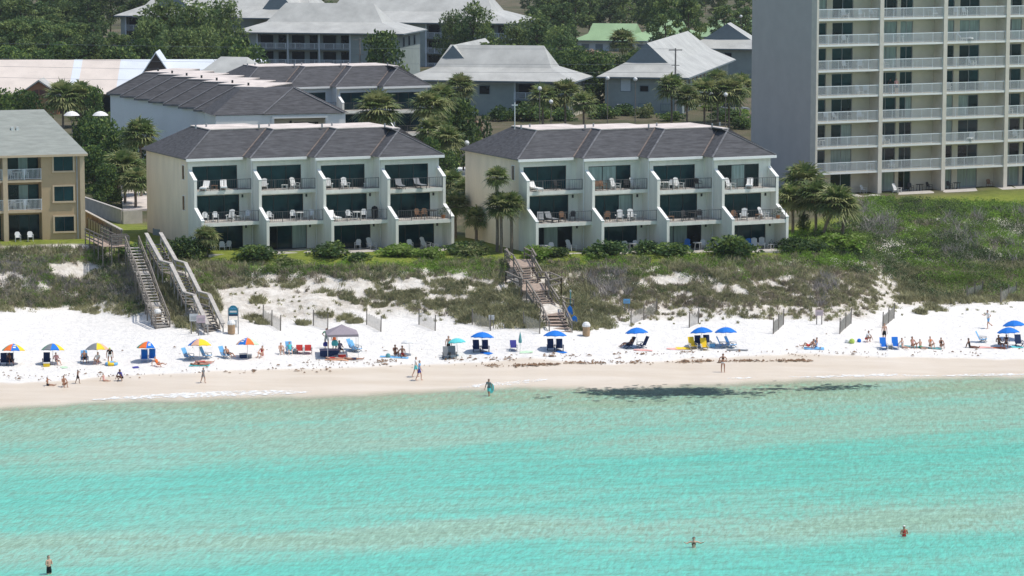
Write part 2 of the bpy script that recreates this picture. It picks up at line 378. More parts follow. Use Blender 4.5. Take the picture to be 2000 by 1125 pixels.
# water: one sheet, clearer where it is shallow
xs = axis(-62, 62, .6, -6000, 6000); ysx = axis(150, 262, .5, -3000, 300)
X, Y, Q = grid(xs, ysx)
off = ip(SH, X) - Y
lum = np.interp(off + 2.2 * wob(X, Y * 2.2, .13) + .9 * wob(X + 9, Y * 2, .5), [-5, 0, 3, 7, 10, 16, 24, 29, 34, 44, 50, 54, 58, 61, 65, 75, 100],
                [0, .06, .12, .20, .36, .44, .47, .62, .90, .82, .72, .36, .36, .62, .86, .80, .92])
V = np.stack([X, Y, np.full_like(X, .02)], 1)
def water_mat():
    m = bpy.data.materials.new('sea_water'); m.use_nodes = True; nt = m.node_tree; L = nt.links.new; b = nt.nodes['Principled BSDF']
    geo = nd(nt, 'ShaderNodeNewGeometry')
    def noise(sc, det, st, rough=.55, dist=0, rot=8):
        mp = nd(nt, 'ShaderNodeMapping', vector_type='TEXTURE'); mp.inputs['Scale'].default_value = tuple(1/t for t in st); mp.inputs['Rotation'].default_value = (0, 0, radians(rot)); L(geo.outputs['Position'], mp.inputs[0])
        n = nd(nt, 'ShaderNodeTexNoise'); n.inputs['Scale'].default_value = sc; n.inputs['Detail'].default_value = det; n.inputs['Roughness'].default_value = rough; n.inputs['Distortion'].default_value = dist
        L(mp.outputs[0], n.inputs['Vector']); return n.outputs['Fac']
    at = nd(nt, 'ShaderNodeAttribute', attribute_name='depth_tone')
    def amp(f, k, lo=.3, hi=.7):
        mr = nd(nt, 'ShaderNodeMapRange'); mr.inputs[1].default_value = lo; mr.inputs[2].default_value = hi; mr.inputs[3].default_value = -k; mr.inputs[4].default_value = k; L(f, mr.inputs[0]); return mr.outputs[0]
    def plus(a, c):
        ad = nd(nt, 'ShaderNodeMath', operation='ADD'); L(a, ad.inputs[0]); L(c, ad.inputs[1]); return ad.outputs[0]
    tone = plus(at.outputs['Fac'], amp(noise(.3, 1, (.35, 1.0, 1), rot=14), .08))
    tone = plus(tone, amp(noise(.13, 1, (.16, 1.3, 1), rot=25), .17))
    glint = noise(3.0, 2, (1, .2, 1), .6, .4, rot=-6)
    tone = plus(tone, amp(glint, .12, .36, .66))          # caustic glints painted into the water colour as fine speckle
    low = nd(nt, 'ShaderNodeMath', operation='MULTIPLY'); low.inputs[1].default_value = .8; L(at.outputs['Fac'], low.inputs[0])
    mxm = nd(nt, 'ShaderNodeMath', operation='MAXIMUM'); L(low.outputs[0], mxm.inputs[0]); L(tone, mxm.inputs[1]); tone = mxm.outputs[0]
    r = nd(nt, 'ShaderNodeValToRGB'); el = r.color_ramp.elements
    el[0].position = 0; el[0].color = (.40,.41,.29,1); el[1].position = 1; el[1].color = (.125,.505,.392,1)
    for p, c in ((.18, (.265,.415,.275)), (.38, (.28,.485,.365)), (.58, (.215,.50,.38)), (.78, (.16,.505,.39))):
        e = el.new(p); e.color = (*c, 1)
    L(tone, r.inputs[0]); hs = nd(nt, 'ShaderNodeHueSaturation'); vv = nd(nt, 'ShaderNodeMapRange'); vv.inputs[1].default_value = .34; vv.inputs[2].default_value = .70; vv.inputs[3].default_value = .86; vv.inputs[4].default_value = 1.17; L(glint, vv.inputs[0]); L(vv.outputs[0], hs.inputs['Value']); L(r.outputs[0], hs.inputs['Color']); L(hs.outputs[0], b.inputs['Base Color'])  # the same painted glints also brighten and darken the base colour
    b.inputs['Roughness'].default_value = .16; b.inputs['IOR'].default_value = 1.33; b.inputs['Specular IOR Level'].default_value = .22
    bp = nd(nt, 'ShaderNodeBump'); bp.inputs['Strength'].default_value = 1.0; bp.inputs['Distance'].default_value = .09
    L(noise(3.6, 3, (1.0, .30, 1), .6, .2, rot=-10), bp.inputs['Height'])
    bp2 = nd(nt, 'ShaderNodeBump'); bp2.inputs['Strength'].default_value = .7; bp2.inputs['Distance'].default_value = .25
    L(noise(.5, 2, (.5, 1, 1)), bp2.inputs['Height']); L(bp2.outputs[0], bp.inputs['Normal']); L(bp.outputs[0], b.inputs['Normal'])
    tr = nd(nt, 'ShaderNodeBsdfTransparent'); mx = nd(nt, 'ShaderNodeMixShader')
    a2 = nd(nt, 'ShaderNodeAttribute', attribute_name='cover'); L(a2.outputs['Fac'], mx.inputs[0]); L(tr.outputs[0], mx.inputs[1]); L(b.outputs[0], mx.inputs[2])
    L(mx.outputs[0], nt.nodes['Material Output'].inputs[0])
    return m
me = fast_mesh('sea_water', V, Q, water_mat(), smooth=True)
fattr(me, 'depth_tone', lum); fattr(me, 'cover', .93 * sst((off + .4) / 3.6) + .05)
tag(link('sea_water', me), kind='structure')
# ---------------------------------------------------------------- buildings
YAW = radians(25)
def hip_frustum(mb, x0, x1, y0, y1, z, h, rl, rr, rf, rb, m=0):
    a = [(x0,y0,z),(x1,y0,z),(x1,y1,z),(x0,y1,z)]; t = [(x0+rl,y0+rf,z+h),(x1-rr,y0+rf,z+h),(x1-rr,y1-rb,z+h),(x0+rl,y1-rb,z+h)]
    mb.add(a + t, [(3,2,1,0),(4,5,6,7),(0,1,5,4),(1,2,6,5),(2,3,7,6),(3,0,4,7)], m)
def wall_band(mb, x0, x1, z0, z1, y, th, holes):     # a wall facing -y with openings (xa, xb, za, zb), built from butted boxes
    hs = sorted(holes); x = x0
    for xa, xb, za, zb in hs:
        if xa > x: mb.box(x, xa, y, y+th, z0, z1)
        if za > z0: mb.box(xa, xb, y, y+th, z0, za)
        if zb < z1: mb.box(xa, xb, y, y+th, zb, z1)
        x = xb
    if x1 > x: mb.box(x, x1, y, y+th, z0, z1)
def sliding_window(parent, x0, x1, y, z0, z1, n, gm, name='window', fw=.07, fm='frame_dark'):
    f = MB(); f.box(x0, x1, y, y+.08, z1-fw, z1); f.box(x0, x1, y, y+.08, z0, z0+fw)
    for i in range(n + 1):
        xx = x0 + (x1 - x0 - fw) * i / n; f.box(xx, xx+fw, y+.001, y+.079, z0+fw, z1-fw)
    o = f.build(name, M[fm], parent)
    for i in range(n):
        g = MB(); a = x0 + fw + (x1 - x0 - fw) * i / n; g.box(a, a + (x1 - x0 - fw) / n - fw, y+.035, y+.05, z0+fw, z1-fw)
        g.build('pane', M[gm[i] if isinstance(gm, (list, tuple)) else gm], o)
    return o
def picket_rail(parent, x0, x1, y, z, h, m, step=.13, post=1.4, r=.012, name='railing', tr=.04):
    b = MB(); b.box(x0, x1, y-.02, y+.02, z+h-tr, z+h); b.box(x0, x1, y-.015, y+.015, z+.08, z+.11)
    k = max(1, round((x1 - x0) / post))
    for i in range(k + 1):
        xx = x0 + .03 + (x1 - x0 - .06) * i / k; b.box(xx-.022, xx+.022, y-.023, y+.023, z, z+h+.002)
    for i in range(1, int((x1 - x0) / step)):
        xx = x0 + i * step; b.box(xx-r, xx+r, y-r, y+r, z+.12, z+h-tr)
    return b.build(name, m, parent)

def condo(fr, W, label, walls=('condo_wall','condo_end_wall'), D=12.6, q=2.0, n=4, fins=True, curtains={}):
    root = thing('condominium', label, 'building', fr.O, fr.a)
    E, F1, F2, ov, R, rr = 8.62, 2.86, 5.70, .42, 2.35, 3.9
    FLR = ((0, -1.4, 0.02, 2.55), (1, -.5, F1, 2.30), (2, 0.0, F2, 2.22))
    th = .28
    # long walls: left end, right end, back, one front for each unit and floor
    wl = MB(); wl.box(0, th-.003, .21, D, -.6, E)
    wl.build('end_wall', M[walls[1]], root)
    for za, zb in ((6.55, 8.02), (3.62, 5.10)):
        f = MB(); f.box(-.04, .02, 1.05, 1.75, za, zb); f = f.build('window', M['white_trim'], root)
        g = MB(); g.box(-.055, -.03, 1.13, 1.67, za+.07, zb-.07); g.build('pane', M['glass_dark'], f)
    wr = MB(); xr, yr = n*W, -q*(n-1); wr.box(xr, xr+th, yr+.21, yr+D, -.6, E); wr.build('end_wall', M[walls[0]], root)
    for i in range(n):
        y = -q * i; x = W * i; mb = MB(); mb.box(x+th, x+W, y+D-.25, y+D, -.6, E)
        if i: mb.box(x, x+th-.003, y+.21, y+D-.25, 0, E)
        mb.build('party_wall', M[walls[0]], root)
        fm = MB()
        for k, yg, zf, hw in FLR:
            top = (F1-.34, F2-.34, E)[k]
            wall_band(fm, x+th, x+W, zf, top, y+yg, .18, [(x+th+.12, x+th+4.62, zf, zf+hw)])
            if yg < 0: fm.box(x+th, x+W, y+yg+.18, y+D-.25, top-.003, top+.1)
        fm.box(x+th, x+W, y, y+D-.25, E-.12, E-.02)
        fm.build('front_wall', M[walls[0]], root)
        for k, yg, zf, hw in FLR:
            c = curtains.get((i, k), None)
            sliding_window(root, x+th+.12, x+th+4.62, y+yg+.06, zf, zf+hw, 3, c or 'glass')
            if k < 2:
                lm = MB(); lm.box(x+W-.62, x+W-.48, y+yg-.12, y+yg, zf+2.0, zf+2.28); lm.build('wall_lamp', M['frame_dark'], root)
        for k, zt, yo in ((1, F1, -3.55), (2, F2, -1.58)):
            b = MB(); b.box(x+th, x+W, y+yo, y+FLR[k][1]+.1, zt-.34, zt-.005)
            o = b.build('balcony', M['condo_wall'], root)
            t = MB(); t.box(x+th, x+W, y+yo+.12, y+FLR[k][1], zt-.004, zt+.012); t.build('floor_tiles', M['concrete'], o)
            picket_rail(o, x+th, x+W, y+yo+.06, zt, 1.02, M['rail_dark'], step=.19, r=.008)
    if fins:
        for i in range(n + 1):
            y = -q * min(i, n-1); x = W * i
            pts = [(.2,-.6),(-3.6,-.6),(-3.6,3.05),(-1.62,4.08),(-1.62,6.72),(0-.02,7.55),(-.02,E),(.2,E)]
            f = MB(); f.prism([(x, y+a, z) for a, z in pts][::-1], (th, 0, 0)); fo = f.build('divider_wall', M['condo_wall'], root)
            for (a, za), (b_, zb) in ((pts[2], pts[3]), (pts[4], pts[5])):
                c = MB(); c.beam((x+th/2, y+a-.02, za+.03), (x+th/2, y+b_, zb+.03), th+.06, .07); c.build('coping', M['white_trim'], fo)
    for i in range(n):                                # each unit's own hip, meeting the next in a valley
        y = -q * i; x = W * i; last = i == n-1; x1 = x + W + (ov + th if last else 3.6)
        rm = MB(); z = E + .08 + .004*i
        hip_frustum(rm, x-ov, x1, y-ov, y+D+ov, z, R, rr, rr if last else 0, rr, rr)
        ro = rm.build('roof', M['shingle'], root)
        d = MB(); d.box(x-ov+rr-.08, (x1-rr+.08 if last else x+W-ov+rr-.09), y-ov+rr-.08, y+D+ov-rr+.08, z+R+.002, z+R+.09); d.build('roof_deck', M['membrane'], ro)
        for vx, vy in ((x+2.6, y+5.2), (x+4.1, y+6.4)):
            v = MB(); v.tube([(vx,vy,z+R+.05),(vx,vy,z+R+.42)], .09); v.build('roof_vent', M['metal_grey'], ro)
        if fins and i:
            v = MB(); v.tube([(x-.07,y+.08,.1),(x-.07,y+.08,E-.2)], .045); v.build('downpipe', M['white_trim'], root)
        fl = MB(); fl.beam((x-ov, y-ov, z+.03), (x-ov+rr, y-ov+rr, z+R+.03), .16, .05)
        if last: fl.beam((x1, y-ov, z+.03), (x1-rr, y-ov+rr, z+R+.03), .16, .05)
        fl.build('hip_flashing', M['flashing_grey'], ro)
        if i:
            v = MB(); t0 = (q) ; v.beam((x-ov, y+q-ov, z+.05), (x-ov+rr-t0*0, y+q-ov+rr, z+R+.05), .13, .06); v.build('valley_flashing', M['flashing'], ro)
        g = MB(); g.box(x-ov+.05, (x1-.05 if last else x+W-ov-.02), y-ov-.14, y-ov+.02, E-.16, E+.075+.004*i)
        g.build('gutter', M['white_trim'], ro)
    s = MB(); s.box(-ov+.02, -ov+.14, -ov+.03, D+ov, E-.02, E+.075); s.build('fascia', M['flashing_grey'], root)
    if fins:
        pm = MB()
        for i in range(n): pm.box(W*i+th, W*(i+1), -q*i-4.7, -q*i-1.4, -.7, .015+.002*i)
        pm.build('patio', M['concrete'], root)
    return root

C1 = Fr([-30.67, 290.07, 5.96], YAW); C2 = Fr([.72, 289.6, 5.96], YAW)
W1, W2 = 5.75, 5.88
g3 = ['glass', 'glass', 'glass_dark']
condo(C1, W1, 'white three storey beachfront block behind two grey wooden stairways', curtains={(1,0): ['glass_dark','glass','curtain_glass']})
condo(C2, W2, 'white three storey beachfront block directly left of the tall tower',
      curtains={(1,2): ['curtain_glass','curtain_glass','glass'], (3,2): ['glass_dark','curtain_glass','glass_dark'], (2,0): ['curtain_glass','curtain_glass','glass_dark'], (0,0): ['glass_dark','curtain_glass','glass_dark'], (1,1): ['glass','glass','curtain_glass']})
def placed(px, py, z, yaw, lx=0, ly=0):              # origin of a frame whose local point (lx, ly) at height z is seen at a pixel
    p = P(px, py, z); f = Fr([0,0,0], yaw); o = p - f.ex*lx - f.ey*ly; o[2] = 0; return o
o = placed(835, 168, 6 + 8.62, YAW, 23.28, -6); o[2] = 6
C3 = Fr(o, YAW)
condo(C3, W1, 'dark roofed white block in the middle row with two columns of black windows', walls=('pale_blue_wall','pale_blue_wall'))

# the long row of stepped units running inland
def stepped_row():
    root = thing('stepped_row_house', 'long white row house with stepped grey roof sections running inland', 'building', (0,0,0))
    ya = radians(72); E = 14.6
    C0 = P(386, 215, E); step = np.array([-2.30, 4.72, 0])
    for i in range(7):
        f = Fr([C0[0] + step[0]*i, C0[1] + step[1]*i, 0], ya); Wd, Y0, Y1 = 15.0, -7.0, 0.0
        q = lambda x, y, z: tuple(f.w(x, y, z))
        wmb = MB(); wmb.prism([q(x, y, 5.6) for x, y in ((0,Y0),(Wd,Y0),(Wd,Y1),(0,Y1))], (0,0,E-5.6)); wmb.build('wall', M['row_wall'], root)
        r = MB(); z = E + .05 + .004*i; ov = .35; R = 2.45; rl = 3.6
        a = [q(-ov,Y0,z), q(Wd+ov,Y0,z), q(Wd+ov,Y1+ov,z), q(-ov,Y1+ov,z)]
        t = [q(-ov+rl,Y0,z+R), q(Wd+ov-rl,Y0,z+R), q(Wd+ov-rl,Y1+ov-rl,z+R), q(-ov+rl,Y1+ov-rl,z+R)]
        r.add(a + t, [(3,2,1,0),(4,5,6,7),(0,1,5,4),(1,2,6,5),(2,3,7,6),(3,0,4,7)]); ro = r.build('roof', M['shingle'], root)
        d = MB(); d.prism([q(rl-ov-.1, Y0, z+R+.01), q(Wd+ov-rl+.1, Y0, z+R+.01), q(Wd+ov-rl+.1, Y1+ov-rl+.1, z+R+.01), q(rl-ov-.1, Y1+ov-rl+.1, z+R+.01)], (0,0,.1)); d.build('roof_deck', M['membrane'], ro)
        fl = MB(); fl.beam(q(-ov,Y1+ov,z+.04), q(rl-ov,Y1+ov-rl,z+R+.04), .24, .08); fl.build('hip_flashing', M['flashing_grey'], ro)
        ea = MB(); ea.beam(q(-ov-.03,Y0,z-.1), q(-ov-.03,Y1+ov,z-.1), .1, .2); ea.build('gutter', M['flashing_grey'], ro)
        vp = MB(); vp.tube([q(rl+1.6, Y1-rl-.6, z+R), q(rl+1.6, Y1-rl-.6, z+R+.45)], .12); vp.build('roof_vent', M['frame_dark'], ro)
    return root
stepped_row()
# its near end: a gable fronted unit with a framed balcony opening
def near_end():
    o = placed(583, 222, 14.5, radians(16), 0, 0); f = Fr([o[0], o[1], 0], radians(16))
    root = thing('gabled_end_house', 'white gable ended house with framed balcony opening under a dark hip roof', 'building', (0,0,0))
    q = lambda x, y, z: tuple(f.w(x, y, z))
    E = 14.45
    def bx(mb, x0, x1, y0, y1, z0, z1): mb.prism([q(x0,y0,z0), q(x1,y0,z0), q(x1,y1,z0), q(x0,y1,z0)], (0,0,z1-z0))
    w_ = MB(); bx(w_, -9.6, -2.85, 0, 10, 5.6, E); bx(w_, 3.3, 5.5, 0, 10, 5.6, E); bx(w_, -2.85, 3.3, 0, .3, E-.45, E); bx(w_, -2.85, 3.3, 1.6, 10, 5.6, E); bx(w_, -2.85, 3.3, 0, 1.6, 8.5, 11.3)
    w_.build('wall', M['white_trim'], root)
    fr_ = MB()
    for a, b in (((-3.0,-.06,11.2),(-3.0,-.06,E-.3)), ((3.3,-.06,11.2),(3.3,-.06,E-.3)), ((-3.1,-.06,E-.3),(3.4,-.06,E-.3))): fr_.beam(q(*a), q(*b), .3, .3)
    fr_.build('opening_frame', M['white_trim'], root)
    wb = MB(); bx(wb, -2.85, 3.3, 1.5, 1.6, 11.3, E-.45); wb.build('balcony_wall', M['tower_cream'], root)
    g = MB(); bx(g, -.2, 2.6, 1.42, 1.5, 11.35, 13.4); go = g.build('window', M['glass_dark'], root)
    for x in (.9, 1.7):
        c = MB(); bx(c, x, x+.5, 1.38, 1.42, 11.4, 13.3); c.build('curtain', M['tower_cream'], go)
    lm = MB(); bx(lm, -.75, -.5, 1.38, 1.5, 13.2, 13.6); lm.build('wall_lamp', M['frame_dark'], root)
    r = MB(); ov = .12; z = E + .06; ap = q(.2, 5.2, z+2.6); bk = q(.2, 14, z+2.6)
    a = [q(-10.0,-ov,z), q(5.9,-ov,z), q(5.9,11,z), q(-10,11,z)]; t1 = q(-5.8, 4.5, z+2.62); t2 = q(1.0, 4.5, z+2.62); t3 = q(1.0, 7.5, z+2.62); t4 = q(-5.8, 7.5, z+2.62)
    r.add(a + [t1, t2, t3, t4], [(3,2,1,0),(4,5,6,7),(0,1,5,4),(1,2,6,5),(2,3,7,6),(3,0,4,7)]); ro = r.build('roof', M['shingle'], root)
    # cross gable hip over the framed opening
    h = MB(); b4 = [q(-4.2,-ov-.15,z+.004), q(5.2,-ov-.15,z+.004), q(5.2,5,z+.004), q(-4.2,5,z+.004)]
    h.add(b4 + [q(.2, 3.7, z+2.72), q(.2, 4.9, z+2.72)], [(3,2,1,0),(0,1,4),(1,2,5,4),(2,3,5),(3,0,4,5)]); h.build('porch_roof', M['shingle'], ro)
    fl = MB(); fl.beam(q(-4.2,-ov-.15,z+.05), q(.2,3.7,z+2.76), .2, .08); fl.beam(q(5.2,-ov-.15,z+.05), q(.2,3.7,z+2.76), .2, .08); fl.build('hip_flashing', M['flashing_grey'], ro)
near_end()

# the tall tower on the right
def tower():
    fr = Fr(list(P(1590, 384, 6)[:2]) + [6.0], YAW)
    root = thing('apartment_tower', 'tall beige apartment tower with blank grey side wall and white balcony rails', 'building', fr.O, fr.a)
    BW, NB, NF, H0, H = 8.42, 5, 10, 2.62, 2.85
    top = H0 + H*(NF-1) + .3
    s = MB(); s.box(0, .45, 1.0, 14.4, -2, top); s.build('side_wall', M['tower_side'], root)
    s = MB(); s.box(.45, BW*NB, 13.9, 14.39, -2, top); s.box(BW*NB, BW*NB+.4, 1.5, 14.39, -2, top); s.build('back_wall', M['tower_beige'], root)
    s = MB(); s.box(.2, BW*NB+.2, 0, 14.3, top, top+.4); s.build('roof', M['concrete'], root)
    for i in range(NB + 1):
        c = MB(); c.box(BW*i-(0 if i == 0 else .24), BW*i+.26, -.14, 1.0 if i == 0 else 1.9, -2, top-.001); c.build('column', M['tower_beige'], root)
    rnd = random.Random(5)
    for k in range(NF):
        z = 0 if k == 0 else H0 + H*(k-1)
        for i in range(NB):
            x0 = BW*i + .26; x1 = BW*(i+1) - .24
            wins = [(.15, 2.2), (2.95, 5.65)] if i % 2 == 0 else [(.25, 3.0), (3.45, 5.1)]
            b = MB(); zc = (H0 if k == 0 else z + H) - .22
            wall_band(b, x0, x1, z, zc, 1.9, .2, [(x0+a, x0+c, z, z+2.32) for a, c in wins]); b.build('balcony_wall', M['tower_cream'], root)
            for a, c in wins:
                gm = rnd.choice([['glass','glass_dark'],['glass','glass'],['glass_dark','glass'],['curtain_glass','glass_dark'],['glass','curtain_glass'],['curtain_glass','curtain_glass']])
                if (i, k) in ((1,6),(2,6)): gm = ['curtain_glass','curtain_glass']
                sliding_window(root, x0+a, x0+c, 1.98, z, z+2.32, 2, gm, fm='metal_grey')
            if k:
                sl = MB(); sl.box(x0, x1, -.02, 12, z-.21, z-.004); o = sl.build('balcony', M['tower_cream'], root)
                e = MB(); e.box(x0, x1, -.06, -.021, z-.24, z-.002); e.build('slab_edge', M['white_trim'], o)
                picket_rail(o, x0, x1, .03, z, 1.08, M['rail_white'], step=.12, post=1.35, r=.014, tr=.08)
    sl = MB(); sl.box(.46, BW*NB-.3, -2.2, 1.89, -.3, .0); sl.build('patio', M['concrete'], root)
    return fr
TW = tower()

# tan block at the left edge
def tan_block():
    ya = radians(17); o = placed(167, 466, 6.45, ya, 0, 0); fr = Fr([o[0], o[1], 6.45], ya)
    root = thing('apartment_building', 'tan three storey stucco building with pale grey shingle roof at left edge', 'building', fr.O, fr.a)
    H, E, D = 2.93, 8.25, 12.0
    L = -18.0
    def bay(x0, x1):
        for k in range(3):
            z = H*k
            b = MB(); wall_band(b, x0, x1, z, min(z+H-.15, E), 1.5, .2, [(x0+.25, x1-.05, z, z+2.35)]); b.build('balcony_wall', M['tan_wall'], root)
            sliding_window(root, x0+.25, x1-.05, 1.56, z, z+2.35, 3, ['glass_dark','curtain_glass' if k else 'glass','glass'])
            if k:
                sl = MB(); sl.box(x0, x1, -.12, 1.5, z-.24, z-.004); o = sl.build('balcony', M['tan_trim'], root)
                picket_rail(o, x0, x1, -.02, z, 1.05, M['rail_white'], step=.12, post=1.5, r=.013)
    wm = MB(); cols = [(-4.15, 0)]
    wall_band(wm, -4.15, -.004, -.8, E, 0, 1.7, []) ; wm.build('front_wall', M['tan_wall'], root)
    wm = MB(); wm.box(-.45, .0, -.16, -.001, -.8, E-.003); wm.build('corner_pilaster', M['tan_trim'], root)
    dp = MB(); dp.box(-.78, -.68, -.1, -.01, 0, E-.1); dp.build('downpipe', M['metal_grey'], root)
    wm = MB(); wm.box(-.3, 0, 1.701, D, -.8, E); wm.box(L, -.31, D-.3, D, -.8, E); wm.build('back_wall', M['tan_wall'], root)
    for k in range(3):
        z = H*k + .78
        f = MB(); x0, x1 = -2.95, -1.1; za, zb = z, z+1.42
        f.box(x0-.16, x0, -.10, -.002, za, zb); f.box(x1, x1+.16, -.10, -.002, za, zb); f.box(x0-.16, x1+.16, -.10, -.002, zb, zb+.14); f.box(x0-.2, x1+.2, -.14, -.002, za-.16, za)
        fo = f.build('window', M['tan_trim'], root); g = MB(); g.box(x0, x1, -.03, -.004, za, zb); g.build('pane', M['glass'], fo)
        fr2 = MB(); fr2.box((x0+x1)/2-.03, (x0+x1)/2+.03, -.045, -.031, za, zb); fr2.build('mullion', M['frame_dark'], fo)
    x = -4.15
    for j in range(3):
        bay(x-3.25, x)
        c = MB(); c.box(x-3.25-.45, x-3.25, -.2, 1.7, -.8, E); c.build('column', M['tan_trim'], root); x -= 3.7
    r = MB(); ov = .45; z = E + .02; rise = 3.9; run = 6.4
    a = [(L-ov,-ov,z),(ov-.15,-ov,z),(ov-.15,D+ov,z),(L-ov,D+ov,z)]; rg = [(L-ov, D/2, z+rise), (-2.9, D/2, z+rise)]
    r.add(a + rg, [(3,2,1,0),(0,1,5,4),(1,2,5),(2,3,4,5),(3,0,4)]); ro = r.build('roof', M['shingle_grey'], root)
    fa = MB(); fa.box(L-ov, ov-.16, -ov-.05, -ov+.04, z-.22, z-.005); fa.build('fascia', M['tan_trim'], ro)
    for x, y in ((-6.4, 3.2), (-5.9, 3.2)):
        t = MB(); zz = z + (y + ov) / (D/2 + ov) * rise; t.box(x-.12, x+.12, y-.15, y+.15, zz-.1, zz+.25); t.build('roof_vent', M['white_plastic'], ro)
    return fr
TB = tan_block()

# the grey metal-roofed apartments behind
def flare_roof(root, q, x0, x1, y0, y1, z, ins, r1, r2, ridge, axis='x', gabL=False, gabR=False, mt='metal_roof', name='roof'):
    a = [(x0,y0,z),(x1,y0,z),(x1,y1,z),(x0,y1,z)]; b = [(x0+ins,y0+ins,z+r1),(x1-ins,y0+ins,z+r1),(x1-ins,y1-ins,z+r1),(x0+ins,y1-ins,z+r1)]
    if axis == 'x':
        ym = (y0+y1)/2; gl = 0 if gabL else ridge; gr = 0 if gabR else ridge
        rg = [(x0+ins+gl, ym, z+r2), (x1-ins-gr, ym, z+r2)]; up = [(4,5,9,8),(6,7,8,9)]; ends = [((7,4,8), gabL), ((5,6,9), gabR)]
    else:
        xm = (x0+x1)/2; gl = 0 if gabL else ridge; gr = 0 if gabR else ridge
        rg = [(xm, y0+ins+gl, z+r2), (xm, y1-ins-gr, z+r2)]; up = [(5,6,9,8),(7,4,8,9)]; ends = [((4,5,8), gabL), ((6,7,9), gabR)]
    vs = [q(*p) for p in a + b + rg]
    m = MB(); fs = [(3,2,1,0),(0,1,5,4),(1,2,6,5),(2,3,7,6),(3,0,4,7)] + up + [e for e, g in ends if not g]
    m.add(vs, fs); ro = m.build(name, M[mt], root)
    for e, g in ends:
        if g:
            p = [Vector(vs[i]) for i in e]; c = sum(p, Vector()) / 3; gm = MB(); gm.poly([tuple(t) for t in p]); gm.build('gable', M['gable_blue'], ro)
    ea = MB()
    for i in range(4): ea.beam(Vector(vs[i]) - Vector((0,0,.12)), Vector(vs[(i+1) % 4]) - Vector((0,0,.12)), .14, .2)
    ea.build('eave_board', M['gable_blue'], ro)
    return ro
def apartments(label, px, py, E, yaw, Wx, Dy, storeys, roof, balc=(), wins=(), gz0=5.7, extra=None, side=()):
    """front right eave corner seen at (px, py), height E"""
    o = placed(px, py, E, yaw, 0, 0); f = Fr([o[0], o[1], 0], yaw); q = lambda x, y, z: tuple(f.w(x, y, z))
    root = thing('apartment_building', label, 'building', (0,0,0))
    def bx(mb, x0, x1, y0, y1, z0, z1): mb.prism([q(x0,y0,z0), q(x1,y0,z0), q(x1,y1,z0), q(x0,y1,z0)], (0,0,z1-z0))
    h = (E - gz0) / storeys; e = 1.1
    hb = MB(); x0, x1 = -Wx+e, -e
    bs = [b for b in balc]
    if bs: bx(hb, x0, x1, e+1.8, Dy-e, gz0-1, E); 
    else: bx(hb, x0, x1, e, Dy-e, gz0-1, E)
    if bs:
        xs_ = [x0] + sum(([a, b] for a, b in bs), []) + [x1]
        for j in range(0, len(xs_), 2):
            if xs_[j+1] - xs_[j] > .05: bx(hb, xs_[j], xs_[j+1], e, e+1.799, gz0-1, E-.004)
    hb.build('wall', M['blue_grey_wall'], root)
    for a, b in bs:
        nb = max(1, round((b-a) / 5.4)); bw = (b-a) / nb
        for k in range(storeys):
            z = gz0 + h*k
            sl = MB(); bx(sl, a, b, e, e+1.79, z-.2, z); so = sl.build('balcony', M['gable_blue'], root)
            rl = MB(); rl.beam(q(a, e+.05, z+1.0), q(b, e+.05, z+1.0), .08, .08)
            t = a
            while t <= b: rl.beam(q(t, e+.05, z), q(t, e+.05, z+1.0), .05, .05); t += .14
            t = a
            while t <= b: rl.beam(q(t, e+.02, z), q(t, e+.02, z+1.04), .12, .12); t += 1.8
            rl.build('railing', M['pale_blue_wall'], so)
            for j in range(nb):
                for u0, u1, mm in ((.05, .45, 'glass_dark'), (.62, .86, 'glass_dark')):
                    w_ = MB(); bx(w_, a+bw*(j+u0), a+bw*(j+u1), e+1.72, e+1.8-.002, z+.02, z+h*.8); w_.build('window', M[mm], root)
        for j in range(nb + 1):
            p = MB(); xx = min(max(a+bw*j, a+.12), b-.12); bx(p, xx-.12, xx+.12, e-.02, e+.25, gz0, E-.01); p.build('post', M['pale_blue_wall'], root)
    for x, k, ww, hh, mm in wins:
        z = gz0 + h*k + .75; f_ = MB(); bx(f_, x-.1, x+ww+.1, e-.06, e-.001, z-.1, z+hh+.1); fo = f_.build('window', M['gable_blue'], root)
        g = MB(); bx(g, x, x+ww, e-.09, e-.061, z, z+hh); g.build('pane', M[mm], fo)
    for y, k, ww, hh, mm in side:
        z = gz0 + h*k + .5; f_ = MB(); bx(f_, x1+.001, x1+.06, y-.1, y+ww+.1, z-.1, z+hh+.1); fo = f_.build('window', M['gable_blue'], root)
        g = MB(); bx(g, x1+.061, x1+.09, y, y+ww, z, z+hh); g.build('pane', M[mm], fo)
    if isinstance(roof, dict): roof = [roof]
    for r in roof:
        r = dict(r); x0r, x1r, y0r, y1r = r.pop('box', (-Wx, 0, 0, Dy)); flare_roof(root, q, x0r, x1r, y0r, y1r, E + r.pop('dz', 0), **r)
    return f, root
YB = radians(-12)
apartments('blue grey three storey apartments with long balconies and wide pale metal roof', 788, 66, 14.5, YB, 32, 18, 3,
           [dict(ins=5.2, r1=1.7, r2=5.0, ridge=2.6)], balc=[(-27.5,-10.0)], wins=[(-30,2,1.0,1.4,'glass_dark'),(-30,1,1.0,1.4,'glass_dark'),(-6.5,2,1.1,1.4,'glass_dark'),(-6.5,1,1.1,1.4,'glass_dark')], side=[(4,2,1,1.6,'glass_dark'),(8,2,1,1.6,'glass_dark'),(12,2,1,1.6,'glass_dark')])
apartments('farthest pale metal roofed apartments, partly hidden behind a lone round pine', 1007, 46, 14.5, YB, 44, 22, 3,
           [dict(ins=5.8, r1=1.9, r2=6.0, ridge=2.4)], balc=[(-18,-2.0)])
